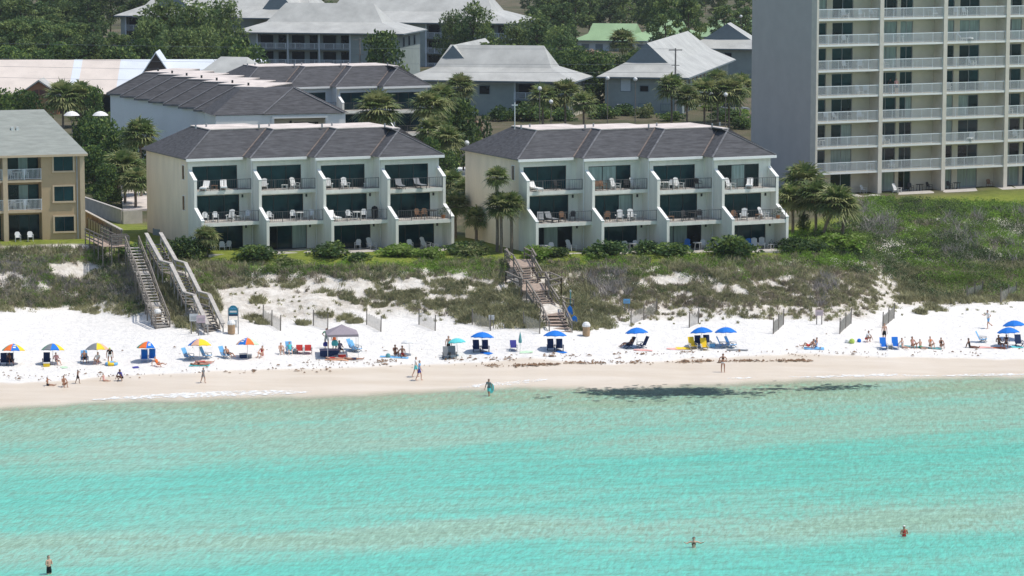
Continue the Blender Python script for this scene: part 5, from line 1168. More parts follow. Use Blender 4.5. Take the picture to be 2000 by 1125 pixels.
def car(px, py, label, paint, rz):
    p = P(px, py, 6.0); p[2] = gz(p[0], p[1]); root = thing('parked_car', label, 'car', p, rz)
    m = MB(); m.prism([(-2.2,-.85,.3),(2.2,-.85,.3),(2.25,-.85,.7),(1.2,-.85,.85),(-2.1,-.85,.9)], (0,1.7,0)); m.build('body', paint, root)
    m = MB(); m.add([(-1.9,-.8,.88),(1.1,-.8,.86),(1.1,.8,.86),(-1.9,.8,.88),(-1.3,-.62,1.42),(.35,-.62,1.42),(.35,.62,1.42),(-1.3,.62,1.42)], [(0,1,5,4),(1,2,6,5),(2,3,7,6),(3,0,4,7)]); m.build('windows', M['glass_dark'], root)
    m = MB(); m.prism([(-1.32,-.64,1.42),(.37,-.64,1.42),(.37,.64,1.42),(-1.32,.64,1.42)], (0,0,.05)); m.build('roof', paint, root)
    for x in (-1.35, 1.4):
        for y in (-.88, .68):
            w_ = MB(); w_.prism([(x+.33*cos(t), y, .33+.33*sin(t)) for t in np.linspace(0, 2*pi, 13)[:-1]], (0,.2,0)); w_.build('wheel', M['tyre'], root)
car(1434, 220, 'silver car parked behind the bright hedge by the tower', M['car_silver'], .2); car(172, 262, 'dark blue car under the trees by the white parasols', M['car_dark'], .1)
car(1222, 222, 'small pale car before the gablet apartments', M['white_plastic'], .0)
# ---------------------------------------------------------------- furniture (each kind built once, then copied)
def adirondack(name, mt, label='x'):
    r = thing(name, label, 'chair')
    for i in range(1):
        m = MB(); m.prism([(-.26,-.30,.36),(.26,-.30,.36),(.26,.22,.24),(-.26,.22,.24)], (0,0,.03)); m.build('seat', mt, r)
        m = MB()
        for k in range(5):
            x = -.26 + .108*k; h = .72 + .10*sin(pi*(k+.5)/5); m.prism([(x,.20,.24),(x+.092,.20,.24),(x+.092,.20+.40*h/.8,.24+h),(x,.20+.40*h/.8,.24+h)], (0,.025,0))
        m.build('backrest', mt, r)
        for s in (-1, 1):
            m = MB(); m.box(s*.36-.06, s*.36+.06, -.40, .34, .54, .57); m.build('armrest', mt, r)
            m = MB(); m.box(s*.31-.025, s*.31+.025, -.36, -.28, 0, .54); m.build('leg', mt, r)
            m = MB(); m.beam((s*.29,-.3,.32), (s*.29,.46,.05), .03, .10); m.beam((s*.31,.3,.10), (s*.31,.34,.54), .04, .05); m.build('leg', mt, r)
    return r
def patio_chair(name, mt, mt2=None, label='x'):
    r = thing(name, label, 'chair'); mt2 = mt2 or mt
    m = MB(); m.prism([(-.24,-.24,.42),(.24,-.24,.42),(.22,.22,.40),(-.22,.22,.40)], (0,0,.03)); m.build('seat', mt2, r)
    m = MB(); m.prism([(-.23,.20,.43),(.23,.20,.43),(.25,.32,.80),(.14,.36,.93),(-.14,.36,.93),(-.25,.32,.80)], (0,.03,0)); m.build('backrest', mt2, r)
    for s in (-1, 1):
        m = MB(); m.beam((s*.26,-.24,.64), (s*.26,.28,.66), .05, .03); m.build('armrest', mt, r)
        m = MB(); m.beam((s*.25,-.25,0), (s*.25,-.22,.64), .035, .035); m.build('leg', mt, r)
        m = MB(); m.beam((s*.23,.30,0), (s*.23,.22,.5), .035, .035); m.build('leg', mt, r)
    return r
def lounger(name, mt, mt2, label='x'):
    r = thing(name, label, 'lounger')
    m = MB(); m.prism([(-.30,-1.0,.32),(.30,-1.0,.32),(.30,.35,.32),(-.30,.35,.32)], (0,0,.06)); m.build('mattress', mt2, r)
    m = MB(); m.prism([(-.30,.36,.34),(.30,.36,.34),(.30,.78,.86),(-.30,.78,.86)], (0,.05,.04)); m.build('backrest', mt2, r)
    m = MB(); m.box(-.32,.32,-1.02,.40,.25,.318); m.build('frame', mt, r)
    for s in (-1, 1):
        for y in (-.92, .30):
            m = MB(); m.box(s*.29-.025, s*.29+.025, y-.03, y+.03, 0, .25); m.build('leg', mt, r)
    return r
def table(name, mt, d=.45, label='x'):
    r = thing(name, label, 'table'); m = MB(); m.lathe([(0,.69),(d,.69),(d,.73),(0,.73)], 14); m.build('tabletop', mt, r)
    for i in range(4):
        a = pi/4 + i*pi/2; m = MB(); m.beam((d*.6*cos(a), d*.6*sin(a), .69), (d*.75*cos(a), d*.75*sin(a), 0), .04, .04); m.build('leg', mt, r)
    return r
def low_table(name, mt, label='x'):
    r = thing(name, label, 'table'); m = MB(); m.box(-.28,.28,-.22,.22,.40,.44); m.build('tabletop', mt, r)
    for x in (-.22,.22):
        for y in (-.17,.17):
            m = MB(); m.box(x-.025,x+.025,y-.025,y+.025,0,.40); m.build('leg', mt, r)
    return r
K = {'A': Proto(adirondack('adirondack_chair', M['white_plastic'])), 'U': Proto(adirondack('adirondack_chair', M['blue_paint'])),
     'C': Proto(patio_chair('patio_chair', M['white_plastic'])), 'D': Proto(patio_chair('patio_chair', M['dark_furniture'])), 'W': Proto(patio_chair('patio_chair', M['brown_wood'])),
     'L': Proto(lounger('sun_lounger', M['white_plastic'], M['white_fabric'])), 'K': Proto(lounger('sun_lounger', M['dark_furniture'], M['grey_fabric'])),
     'T': Proto(table('round_table', M['white_plastic'])), 'N': Proto(table('round_table', M['dark_furniture'])), 'S': Proto(low_table('side_table', M['white_plastic'])), 'Q': Proto(low_table('side_table', M['brown_wood']))}
KN = {'A':'white adirondack chair','U':'blue adirondack chair','C':'white patio chair','D':'dark patio chair','W':'brown patio chair','L':'white sun lounger','K':'grey sun lounger','T':'white round table','N':'dark round table','S':'small white side table','Q':'small brown side table'}
ORD = ['first','second','third','fourth','fifth']; FL = ['patio','middle balcony','top balcony']; FZ = [.02, 2.875, 5.715]; FY = [-2.6, -2.3, -.95]
def furnish(fr, W, bname, rows):
    for (u, f, spec) in rows:
        cnt = {}; tot = {}
        for kx in spec.split():
            tot[kx[0]] = tot.get(kx[0], 0) + 1
        for kx in spec.split():
            k, x = kx[0], float(kx[1:]); cnt[k] = cnt.get(k, 0) + 1
            which = '' if tot[k] == 1 else ', ' + ORD[cnt[k]-1] + ' from left'
            lab = '%s on %s, %s unit, %s%s' % (KN[k], FL[f], ORD[u], bname, which)
            y = FY[f] - 2.0*u + random.uniform(-.25, .25)
            K[k].put(fr.w(W*u + .28 + x, y, FZ[f]), fr.a + random.uniform(-.6, .6) - .15, lab, 'furniture of the ' + bname)
furnish(C1, W1, 'left front block', [(0,2,'L1.0 Q2.0 L2.9'),(0,1,'C.5 C1.5 A3.0 S3.9 C4.7'),(0,0,'C1.0 C2.1 C2.75'),(1,2,'A.55 S2.5 A3.6'),(1,1,'C.5 C2.9 T3.5 C4.6'),(2,2,'A.55 A2.2 S4.4'),(2,1,'L.6 C2.0 T2.9 C3.6'),(2,0,'C2.9 A4.2'),
        (3,2,'K1.2 K3.2'),(3,1,'W2.6 W3.3 N4.1'),(3,0,'C1.6 A3.3 S4.2')])
furnish(C2, W2, 'right front block', [(0,2,'L.8 D3.3'),(0,1,'K.9 K1.9 W3.0 D4.1'),(0,0,'T.9 C1.7 A3.9'),(1,2,'W.5 W1.2 A2.6 D3.7 A4.6'),(1,1,'W1.1 A2.2 A3.5'),(1,0,'C2.7 T3.3 C3.9'),(2,2,'C.5 T1.0 C1.6 A2.5 D4.6'),(2,1,'Q.8 D2.2 N3.0 D3.8'),(2,0,'U2.3 T3.4 C4.1'),
        (3,2,'A.9 L3.1'),(3,1,'W.6 A1.7 A4.0 Q3.3'),(3,0,'U1.9 A2.7 A3.6 S4.4')])
def pot_plant(p, label, s=1):
    r = thing('potted_plant', label, 'plant', p); m = MB(); m.lathe([(0,0),(.16,0),(.21,.32),(.0,.32)], 10); m.build('pot', M['terracotta'], r)
    link('foliage', foliage('foliage', [(0,0,.6,.35*s,.35*s,.3*s),(.1,.1,.85,.2*s,.2*s,.2*s)], 160, .13, [M['bush_dark'], M['palm_leaf_light']], np.random.default_rng(3)), r)
pot_plant(C1.w(W1*3+5.2, -8.9, 2.875), 'potted plant at the right end of the left front block middle balcony', 1.5); pot_plant(C2.w(W2*3+5.4, -8.9, 2.875), 'trailing potted plant at the right end of the right front block', 1.7)
pot_plant(C1.w(.75, -3.2, .02), 'terracotta pot plant on the first patio of the left front block'); pot_plant(C2.w(W2*4-.3, -9.4, .02), 'terracotta pot plant on the last patio of the right front block')
p = C1.w(W1*2+5.0, -4+(-2.2), 2.875); r = thing('barbecue_grill', 'dark covered grill on the middle balcony of the left front block', 'grill', p); m = MB(); m.lathe([(.28,0),(.30,.7),(.33,.85),(.26,1.1),(.05,1.2)], 12); m.build('cover', M['black_fabric'], r)
# tower balconies
rnd = random.Random(11); BW = 8.42
for k in range(1, 9):
    for i in range(4):
        n = rnd.choice([0, 1, 2, 2, 3]) if not (i == 3) else 1
        if (i, k) in ((1,6),(2,6),(2,5)): n = 1
        xs_ = sorted(rnd.sample([.9,1.8,2.7,3.9,4.8,5.9,6.8,7.5], n))
        for j, x in enumerate(xs_):
            kk = rnd.choice('CCCATL'); wh = ['left','middle','right'][j if n == 3 else (j*2 if n == 2 else 1)]
            lab = '%s on the %s tower balcony up, %s column, %s' % (KN[kk], ['lowest','second','third','fourth','fifth','sixth','seventh','eighth'][k-1], ORD[i], ['the left one','the middle one','the right one'][['left','middle','right'].index(wh)])
            K[kk].put(TW.w(BW*i + .3 + x, .8 + rnd.uniform(-.2,.3), 2.62 + 2.85*(k-1)), YAW + rnd.uniform(-.8,.8), lab, 'furniture on the tower balconies')
for i, kk, x, lab in ((0,'C',6.6,'white patio chair on the tower ground floor, first bay'),(1,'A',2.0,'white adirondack chair at the tower lawn edge, second bay'),(1,'D',4.4,'dark patio chair in the second ground bay of the tower, left'),(1,'N',5.6,'dark round table in the second ground bay of the tower'),(1,'D',6.9,'dark patio chair in the second ground bay of the tower, right'),(2,'D',1.2,'dark patio chair in the third ground bay of the tower, left'),(2,'N',2.2,'dark round table in the third ground bay of the tower'),(2,'W',6.6,'brown patio chair in the third ground bay of the tower')):
    K[kk].put(TW.w(BW*i+.3+x, -.2 if kk == 'A' else .8, .0), YAW + rnd.uniform(-.5,.5), lab, 'furniture on the tower ground floor')
for k, lab in ((1,'lower'),(2,'upper')):
    for x, kk in ((-5.6,'C'),(-6.3,'T'),(-6.9,'C')): K[kk].put(TB.w(x, .75, 2.93*k), TB.a + rnd.uniform(-.5,.5), '%s on the %s balcony of the tan building%s' % (KN[kk], lab, ', right one' if x == -5.6 else (', left one' if x == -6.9 else '')), 'furniture of the tan building')
for x, lab in ((-5.4,'right'),(-6.6,'left')): K['C'].put(TB.w(x, -.6, -.02), TB.a, 'white patio chair on the tan building ground floor, ' + lab + ' one', 'furniture of the tan building')

# ---------------------------------------------------------------- on the beach
def umbrella(name, cols, label, dome=.42, R=.98, H=1.72, nring=4, g=None, tip=True, marks=()):
    r = thing(name, label, 'umbrella', group=g); n = 8; m = MB(); mats = []; idx = {}
    for c in cols:
        if c not in idx: idx[c] = len(mats); mats.append(M[c])
    for k in range(n):
        a0, a1 = 2*pi*k/n, 2*pi*(k+1)/n; am = (a0+a1)/2; rows = []
        for i in range(nring + 1):
            t = i / nring; rr = R*t; z = H - dome*(t**1.9); mid = rr*cos(pi/n)*.985
            rows.append([(rr*cos(a0), rr*sin(a0), z), (mid*cos(am), mid*sin(am), z + (.03*t if i < nring else .035)), (rr*cos(a1), rr*sin(a1), z)])
        for i in range(nring):
            for j in range(2):
                if i == 0: m.add([rows[0][0], rows[1][j], rows[1][j+1]], [(0,1,2)], idx[cols[k]])
                else: m.add([rows[i][j], rows[i+1][j], rows[i+1][j+1], rows[i][j+1]], [(0,1,2,3)], idx[cols[k]])
        for j in range(2):
            p, q_ = rows[nring][j], rows[nring][j+1]; m.add([p, q_, (q_[0],q_[1],q_[2]-.07), (p[0],p[1],p[2]-.07)], [(0,1,2,3)], idx[cols[k]])
    c = m.build('canopy', mats, r)
    for k in marks:
        am = 2*pi*(k+.5)/n; ex = np.array([-sin(am), cos(am), 0]); er = np.array([cos(am), sin(am), 0]); b = MB()
        def pt(t, s): rr = R*t; return tuple(er*rr*cos(pi/n) + ex*s*R*t*.38 + np.array([0,0,H - dome*t**1.9 + .05]))
        b.poly([pt(.55,-.45), pt(.55,.5), pt(.66,.5), pt(.66,-.45)]); b.poly([pt(.74,-.6), pt(.74,.2), pt(.86,.2), pt(.86,-.6)]); b.build('printed_mark', M['white_fabric'], c)
    p = MB(); p.tube([(0,0,-.3),(0,0,H+.05)], .02, 6); p.build('pole', M['white_plastic'], r)
    return r
RB = ['orange_fabric','blue_fabric','yellow_fabric','pale_green_fabric','white_fabric','green_fabric','orange_fabric','teal_fabric']
# colour wheels set so the gores seen from the sea match: index 5,6 face the sea after the turn below
def rainbow(px, py, c, label, marks=()):
    cols = ['white_fabric']*8
    for k, v in zip((4, 5, 6, 7, 0), c): cols[k] = v
    for k in (1, 2, 3): cols[k] = ['yellow_fabric','orange_fabric','blue_fabric'][k-1]
    u = umbrella('beach_umbrella', cols, label, .52, .96, 1.72, g='rainbow umbrellas on the beach', marks=marks); u.location = G(px, py); u.rotation_euler = (radians(-8), 0, RNG.uniform(-.1, .1)); return u
gn, og, bl, ye, wh, pg, gr, tn = 'green_fabric','orange_fabric','blue_fabric','yellow_fabric','white_fabric','pale_green_fabric','grey_fabric','peach_fabric'
rainbow(26,712,(gn,og,bl,ye,pg),'umbrella with green, orange, blue and yellow panels at the left edge',(6,))
rainbow(103,711,(gn,gr,bl,ye,wh),'umbrella with grey, blue and pale yellow panels',())
rainbow(190,710,(gr,gr,ye,tn,pg),'umbrella with a wide yellow middle panel between grey and peach')
rainbow(289,707,(gn,og,bl,wh,wh),'umbrella with orange and printed blue panels above two blue chairs',(6,))
rainbow(390,702,(bl,tn,ye,ye,wh),'umbrella with blue, peach and bright yellow panels',(4,))
rainbow(483,700,(tn,bl,og,pg,wh),'umbrella with printed blue and orange panels, rightmost of the multicoloured ones',(5,))
def plain(px, py, c, label, R=.98, H=1.72, dome=.42, g='plain blue umbrellas on the beach', tilt=-6):
    u = umbrella('beach_umbrella', [c]*8, label, dome, R, H, g=g); u.location = G(px, py); u.rotation_euler = (radians(tilt), radians(RNG.uniform(-3,3)), RNG.uniform(0,.7)); return u
for a in ((941,688,'blue umbrella over two navy chairs below the sand fence'),(1084,685,'blue umbrella in front of the brown stairway'),(1245,679,'blue umbrella over two reclining bathers'),(1372,678,'left one of the two touching blue umbrellas'),(1418,678,'right one of the two touching blue umbrellas'),(1971,678,'lower blue umbrella of the overlapping pair at the right edge'),(1982,664,'upper blue umbrella of the overlapping pair at the right edge')):
    plain(a[0], a[1], 'blue_fabric', a[2])
plain(894,695,'aqua_fabric','small aqua umbrella beside the two grey chairs', .78, 1.50, .33, None); plain(800,694,'white_fabric','small white umbrella beside two sitting bathers', .72, 1.38, .30, None)
p = G(1016, 686); r = thing('closed_umbrella', 'closed teal umbrella standing in the sand', 'umbrella', p); m = MB(); m.lathe([(.13,.72),(.15,.9),(.08,1.35),(.02,1.62)], 8); m.build('canopy', M['teal_fabric'], r); m = MB(); m.tube([(0,0,-.2),(0,0,1.68)], .022, 6); m.build('pole', M['white_plastic'], r)
def beach_chair(name, mt, fm, label='x', back=1.0):
    r = thing(name, label, 'chair'); m = MB(); m.prism([(-.27,-.42,.27),(.27,-.42,.27),(.27,.18,.20),(-.27,.18,.20)], (0,0,.03)); m.build('seat', mt, r)
    m = MB(); m.prism([(-.27,.18,.20),(.27,.18,.20),(.27,.18+.36*back,.20+.74*back),(-.27,.18+.36*back,.20+.74*back)], (0,.03,.01)); m.build('backrest', mt, r)
    for s in (-1, 1):
        m = MB(); m.beam((s*.30,-.42,.0), (s*.30,.25,.42), .04, .05); m.beam((s*.30,-.36,.30), (s*.30,.30,.0), .04, .05); m.build('frame', fm, r)
        m = MB(); m.beam((s*.32,-.34,.46), (s*.32,.30,.48), .06, .03); m.beam((s*.30,-.36,.2), (s*.32,-.32,.46), .03, .04); m.build('armrest', fm, r)
    return r
BC = {'n': Proto(beach_chair('beach_chair', M['navy_fabric'], M['navy_fabric'])), 'b': Proto(beach_chair('beach_chair', M['blue_fabric'], M['white_plastic'])), 's': Proto(beach_chair('beach_chair', M['sky_fabric'], M['metal_grey'])), 'g': Proto(beach_chair('beach_chair', M['grey_fabric'], M['dark_furniture'])),
      'y': Proto(beach_chair('beach_chair', M['yellow_fabric'], M['white_plastic'])), 'i': Proto(beach_chair('beach_chair', M['indigo_fabric'], M['white_plastic'], back=.8)), 'r': Proto(beach_chair('beach_chair', M['red_fabric'], M['metal_grey'], back=.62))}
def bchairs(rows):
    for k, px, py, rz, lab in rows: BC[k].put(G(px, py), rz, lab, 'low chairs set out on the beach')
bchairs((('n',931,687,.15,'left navy chair under the blue umbrella below the sand fence'),('n',948,687,.1,'right navy chair under the blue umbrella below the sand fence'),('n',1076,685,.1,'left navy chair under the umbrella before the brown stairway'),('n',1093,685,.05,'right navy chair under the umbrella before the brown stairway'),
  ('n',1228,680,-1.2,'navy recliner with a dark bather under the blue umbrella'),('n',1254,679,-1.1,'empty looking navy recliner right of the reclining bather'),('n',1364,678,.1,'left navy chair under the touching blue umbrellas'),('n',1381,677,.1,'right navy chair under the touching blue umbrellas'),
  ('y',1353,681,.3,'yellow chair standing left under the touching umbrellas'),('y',1376,683,.2,'yellow chair standing right under the touching umbrellas'),('s',1412,679,1.4,'pale chair in profile under the right touching umbrella'),('s',1428,679,1.1,'pale chair with teal towel under the right touching umbrella'),
  ('b',1726,682,.1,'left bright blue chair beside the row of sunbathers'),('b',1749,681,.05,'right bright blue chair beside the row of sunbathers'),('i',1003,684,.1,'indigo chair alone beside the closed teal umbrella'),
  ('b',282,706,.1,'left blue chair under the umbrella above the reclining bather'),('b',297,705,.05,'right blue chair under the umbrella above the reclining bather'),('n',91,712,.1,'navy chair under the grey and blue panelled umbrella'),('n',8,713,.2,'dark chair at the left edge under the green panelled umbrella'),('n',20,713,.1,'second dark chair at the left edge, partly behind a bather'),
  ('s',165,708,.2,'sky blue chair left under the yellow panelled umbrella'),('s',368,702,1.0,'sky blue chair with lime towel under the bright yellow umbrella'),('s',403,700,1.2,'sky blue chair in profile right of the bright yellow umbrella'),('s',440,699,.9,'sky blue chair behind a tanned bather'),
  ('s',690,684,1.0,'left sky blue chair right of the canopy tent'),('s',696,687,1.1,'right sky blue chair right of the canopy tent'),('r',585,690,.1,'left low red chair near the light blue bather'),('r',602,690,.1,'right low red chair near the light blue bather'),
  ('g',872,700,.1,'left grey chair before the standing bather'),('g',884,699,.1,'right grey chair before the standing bather'),('s',1918,668,1.3,'white framed chair in profile near the right edge'),('n',1990,676,.1,'navy chair at the right edge under the overlapping umbrellas'),('s',566,690,.3,'light blue draped chair beside the sitting bather')))
# canopy tent with a table and wagon
p = G(668, 694); r = thing('canopy_tent', 'grey pop up canopy tent with white legs', 'tent', p, .12); m = MB(); h0, h1, a = 1.95, 2.65, 1.32
m.add([(-a,-a,h0),(a,-a,h0),(a,a,h0),(-a,a,h0),(-.4,-.4,h0+.45),(.4,-.4,h0+.45),(.4,.4,h0+.45),(-.4,.4,h0+.45),(0,0,h1)], [(0,1,5,4),(1,2,6,5),(2,3,7,6),(3,0,4,7),(4,5,8),(5,6,8),(6,7,8),(7,4,8)])
for i in range(4):
    c = [(-a,-a),(a,-a),(a,a),(-a,a)]; p0, p1 = c[i], c[(i+1) % 4]; m.add([(*p0,h0),(*p1,h0),(*p1,h0-.2),(*p0,h0-.2)], [(3,2,1,0)])
m.build('canopy', M['canopy_fabric'], r)
for x in (-1.28, 1.28):
    for y in (-1.28, 1.28):
        l = MB(); l.beam((x,y,-.1),(x,y,h0), .04, .04); l.build('leg', M['white_plastic'], r)
p = G(644, 697); r = thing('beach_table', 'low table with dark cloth before the canopy tent', 'table', p, .1); m = MB(); m.box(-.85,.85,-.35,.35,.60,.66); m.build('tabletop', M['purple_fabric'], r); m = MB(); m.prism([(-.84,-.34,.1),(-.2,-.36,.02),(.7,-.34,.25),(.84,-.34,.6),(-.84,-.34,.6)], (0,.03,0)); m.build('tablecloth', M['navy_fabric'], r)
for x in (-.75,.75):
    for y in (-.28,.28):
        l = MB(); l.beam((x,y,0),(x,y,.6), .04,.04); l.build('leg', M['metal_grey'], r)
def simple(name, label, cat, p, mb, mt, rz=0): o = mb.build(name, mt, None, p, rz); return tag(o, label, cat)
def bag(px, py, mt, label, s=.3, z=0):
    p = G(px, py); p[2] += z; m = MB(); m.lathe([(0,0),(s*.6,0),(s*.7,s*.5),(s*.55,s*.95),(s*.2,s*1.15),(0,s*1.1)], 10); simple('beach_bag', label, 'bag', p, m, M[mt])
def cooler(px, py, mt, label, rz=.2, s=1):
    p = G(px, py); r = thing('cooler_box', label, 'cooler', p, rz); m = MB(); m.prism([(-.28*s,-.18*s,0),(.28*s,-.18*s,0),(.31*s,-.2*s,.32*s),(-.31*s,-.2*s,.32*s)], (0,.38*s,0)); m.build('body', M[mt], r); m = MB(); m.box(-.32*s,.32*s,-.22*s,.20*s,.322*s,.38*s); m.build('lid', M['white_plastic'], r)
bag(636,691,'indigo_fabric','dark violet bag on the table before the canopy tent',.32,.66); bag(654,690,'aqua_fabric','turquoise towel heap on the table before the canopy tent',.42,.66); bag(577,690,'grey_fabric','dark bag between the light blue bather and red chairs',.34); bag(758,698,'teal_fabric','dark teal bag left of the two sitting bathers',.3)
bag(1664,670,'lime_fabric','olive beach bag near the crouching bather',.34); bag(1678,668,'blue_fabric','small blue bag near the crouching bather',.26); bag(1655,669,'white_fabric','white beach bag left of the olive one',.26)
cooler(668,699,'red_fabric','red cooler box under the canopy tent'); cooler(475,699,'navy_fabric','navy cooler box under the rightmost multicoloured umbrella'); cooler(486,699,'grey_fabric','grey cooler bag right of the navy cooler',.1,.8); cooler(1737,681,'grey_fabric','grey cooler between the two bright blue chairs',.1,.9); cooler(1389,678,'sky_fabric','sky blue cooler beside the navy chairs of the touching umbrellas'); cooler(91,716,'yellow_fabric','yellow cooler before the navy chair under the grey and blue umbrella',.2,.9)
def towel(px, py, w_, l_, rz, mt, label):
    p = G(px, py); n = 7; m = MB()
    for i in range(n):
        y0, y1 = -l_/2 + l_*i/n, -l_/2 + l_*(i+1)/n; g_ = lambda x, y: (x, y, gz(p[0] + x*cos(rz) - y*sin(rz), p[1] + x*sin(rz) + y*cos(rz)) - p[2] + .035 + .02*sin(y*5+x*7))
        for xa, xb in ((-w_/2, 0), (0, w_/2)): m.add([g_(xa,y0), g_(xb,y0), g_(xb,y1), g_(xa,y1)], [(0,1,2,3)])
    o = m.build('beach_towel', M[mt], None, p, rz, True); tag(o, label, 'towel')
for a in ((1335,681,.8,1.4,1.4,'yellow_fabric','yellow towel left of the touching blue umbrellas'),(1318,682,.6,1.4,1.5,'pink_fabric','faint pink towel left of the yellow towel'),(1028,688,.6,1.1,1.5,'pale_green_fabric','pale green towel right of the indigo chair'),(1590,681,.8,1.7,1.5,'sky_fabric','blue towel under the two reclining bathers'),(770,698,.6,2.4,1.5,'sky_fabric','pale blue towel before the two sitting bathers'),
          (390,714,.7,1.7,1.5,'aqua_fabric','turquoise towel under the two lying bathers'),(396,709,.6,1.5,1.5,'pink_fabric','pink towel behind the lying bathers'),(950,690,.6,1.0,.9,'blue_fabric','blue towel before the navy chairs below the sand fence'),(1096,688,.6,.9,.9,'blue_fabric','blue towel before the chairs at the brown stairway'),
          (1918,679,.6,2.0,1.5,'pink_fabric','long pink towel near the right edge'),(1952,680,.6,1.1,1.4,'orange_fabric','orange towel before the group at the right edge'),(1985,678,.6,1.2,1.5,'aqua_fabric','aqua towel at the right edge'),(1798,679,.7,3.6,1.5,'teal_fabric','long teal towel under the row of sunbathers'),(1256,684,.6,1.6,1.5,'pink_fabric','faded pink towel below the blue umbrella with recliners'),
          (265,718,.5,.6,.3,'indigo_fabric','small dark cloth on the sand below the blue chairs'),(658,703,.6,2.0,1.5,'peach_fabric','peach towel under the lying bathers before the canopy tent'),(1440,684,.5,1.8,1.5,'grey_fabric','grey towel right of the touching umbrellas'),(125,718,.5,.7,.5,'pale_green_fabric','pale green cloth on the sand before the grey and blue umbrella')):
    towel(*a)
# swim ring board
p = G(218, 713); r = thing('swim_ring', 'yellow and blue inflatable ring lying below the bending bather', 'float', p); m = MB(); n = 18
for j, (rr, z) in enumerate(((.42,.13),)):
    vs = [((rr+.13*cos(v))*cos(u), (rr+.13*cos(v))*sin(u), z+.13*sin(v)) for u in np.linspace(0,2*pi,n,endpoint=False) for v in np.linspace(0,2*pi,8,endpoint=False)]
    m.add(vs, [(i*8+k, ((i+1)%n)*8+k, ((i+1)%n)*8+(k+1)%8, i*8+(k+1)%8) for i in range(n) for k in range(8)])
m.m = [1 if (i//8)//3 % 2 else 0 for i in range(n*8)]; m.build('tube', [M['yellow_fabric'], M['sky_fabric']], r, smooth=True)
# ---------------------------------------------------------------- people
def nrm(v): v = np.array(v, float); return v / np.linalg.norm(v)
LEN = dict(spine=.20, chest=.19, neck=.17, head=.10, crown=.10, sh=.175, ua=.29, fa=.25, hand=.08, hip=.095, th=.42, sh_=.42, ft=.16)
def pose(tor=(0,0,1), head=None, ua=((.22,.03,-.97),(.22,.03,-.97)), fa=((.05,-.18,-.98),(.05,-.18,-.98)), th=((.04,0,-1),(.04,0,-1)), sh=((0,.03,-1),(0,.03,-1)), ft=((.15,-1,-.12),(.15,-1,-.12)), face=(0,-1,0), pz=None):
    return dict(tor=tor, head=head or tor, ua=ua, fa=fa, th=th, sh=sh, ft=ft, face=face, pz=pz)
POSES = {
 'stand': pose(),
 'stand_hips': pose(ua=((.62,.2,-.76),)*2, fa=((-.72,-.25,-.62),)*2, th=((.1,0,-1),(.1,0,-1))),
 'walk': pose(tor=(0,-.05,1), ua=((.2,.35,-.92),(.2,-.3,-.93)), fa=((.05,.1,-.98),(.0,-.5,-.86)), th=((.03,-.36,-.93),(.03,.28,-.96)), sh=((0,.02,-1),(0,.42,-.9))),
 'run': pose(tor=(0,-.15,1), ua=((.25,.6,-.76),(.25,-.5,-.83)), fa=((0,-.75,-.4),(0,-.85,.4)), th=((.03,-.35,-.93),(.03,.3,-.95)), sh=((0,.1,-1),(0,.85,-.5))),
 'sit_flat': pose(tor=(0,.22,.97), head=(0,0,1), ua=((.3,.5,-.8),(.3,.5,-.8)), fa=((.05,.25,-.95),)*2, th=((.12,-1,.08),)*2, sh=((.02,-1,-.14),)*2, ft=((.1,-.35,.9),)*2),
 'sit_knees': pose(tor=(0,.08,.99), ua=((.15,-.62,-.72),)*2, fa=((-.1,-.9,-.2),)*2, th=((.12,-.76,.62),)*2, sh=((0,-.30,-.95),)*2),
 'sit_arms': pose(tor=(0,.05,1), ua=((.95,-.1,-.1),(.85,-.2,-.4)), fa=((.75,-.2,-.5),(.3,-.6,.5)), th=((.15,-1,.05),)*2, sh=((.02,-1,-.1),)*2, ft=((.1,-.35,.9),)*2),
 'chair': pose(tor=(0,.40,.92), head=(0,.1,1), ua=((.28,-.1,-.95),)*2, fa=((.05,-.98,.05),)*2, th=((.1,-.96,.22),)*2, sh=((.02,-.62,-.78),)*2, pz=.36),
 'recline': pose(tor=(0,.62,.78), head=(0,.3,.95), ua=((.3,-.15,-.92),)*2, fa=((.0,-.9,-.1),)*2, th=((.1,-.92,.36),)*2, sh=((.02,-.8,-.6),)*2, pz=.34),
 'lean': pose(tor=(0,.74,.67), head=(0,.2,.98), ua=((.4,.45,-.8),)*2, fa=((.05,-.2,-.97),)*2, th=((.1,-.95,.3),(.1,-.72,.7)), sh=((.02,-.98,-.2),(0,-.35,-.94)), ft=((.1,-.5,.8),(.1,-1,-.1))),
 'lie': pose(tor=(0,1,.05), ua=((.35,-.9,-.05),)*2, fa=((.1,-1,0),)*2, th=((.1,-1,.02),)*2, sh=((0,-1,-.03),)*2, ft=((.3,-.3,.9),)*2, face=(0,-.1,1), pz=.11),
 'crouch': pose(tor=(0,-.42,.9), head=(0,-.1,1), ua=((.15,-.55,-.82),)*2, fa=((-.1,-.5,-.86),)*2, th=((.3,-.84,.40),)*2, sh=((0,.42,-.9),)*2),
 'bend': pose(tor=(0,-.72,.7), head=(0,-.6,.8), ua=((.3,-.35,-.9),)*2, fa=((.05,-.2,-.98),)*2, th=((.12,.05,-1),(.12,-.25,-.95)), sh=((0,.05,-1),(0,.2,-1))),
 'wade': pose(ua=((.88,-.05,-.35),)*2, fa=((.45,-.7,.35),)*2, tor=(0,.03,1)),
 'fold': pose(ua=((.25,-.1,-.95),)*2, fa=((-.7,-.62,.3),)*2, tor=(0,.04,1)),
}
SEG = {}
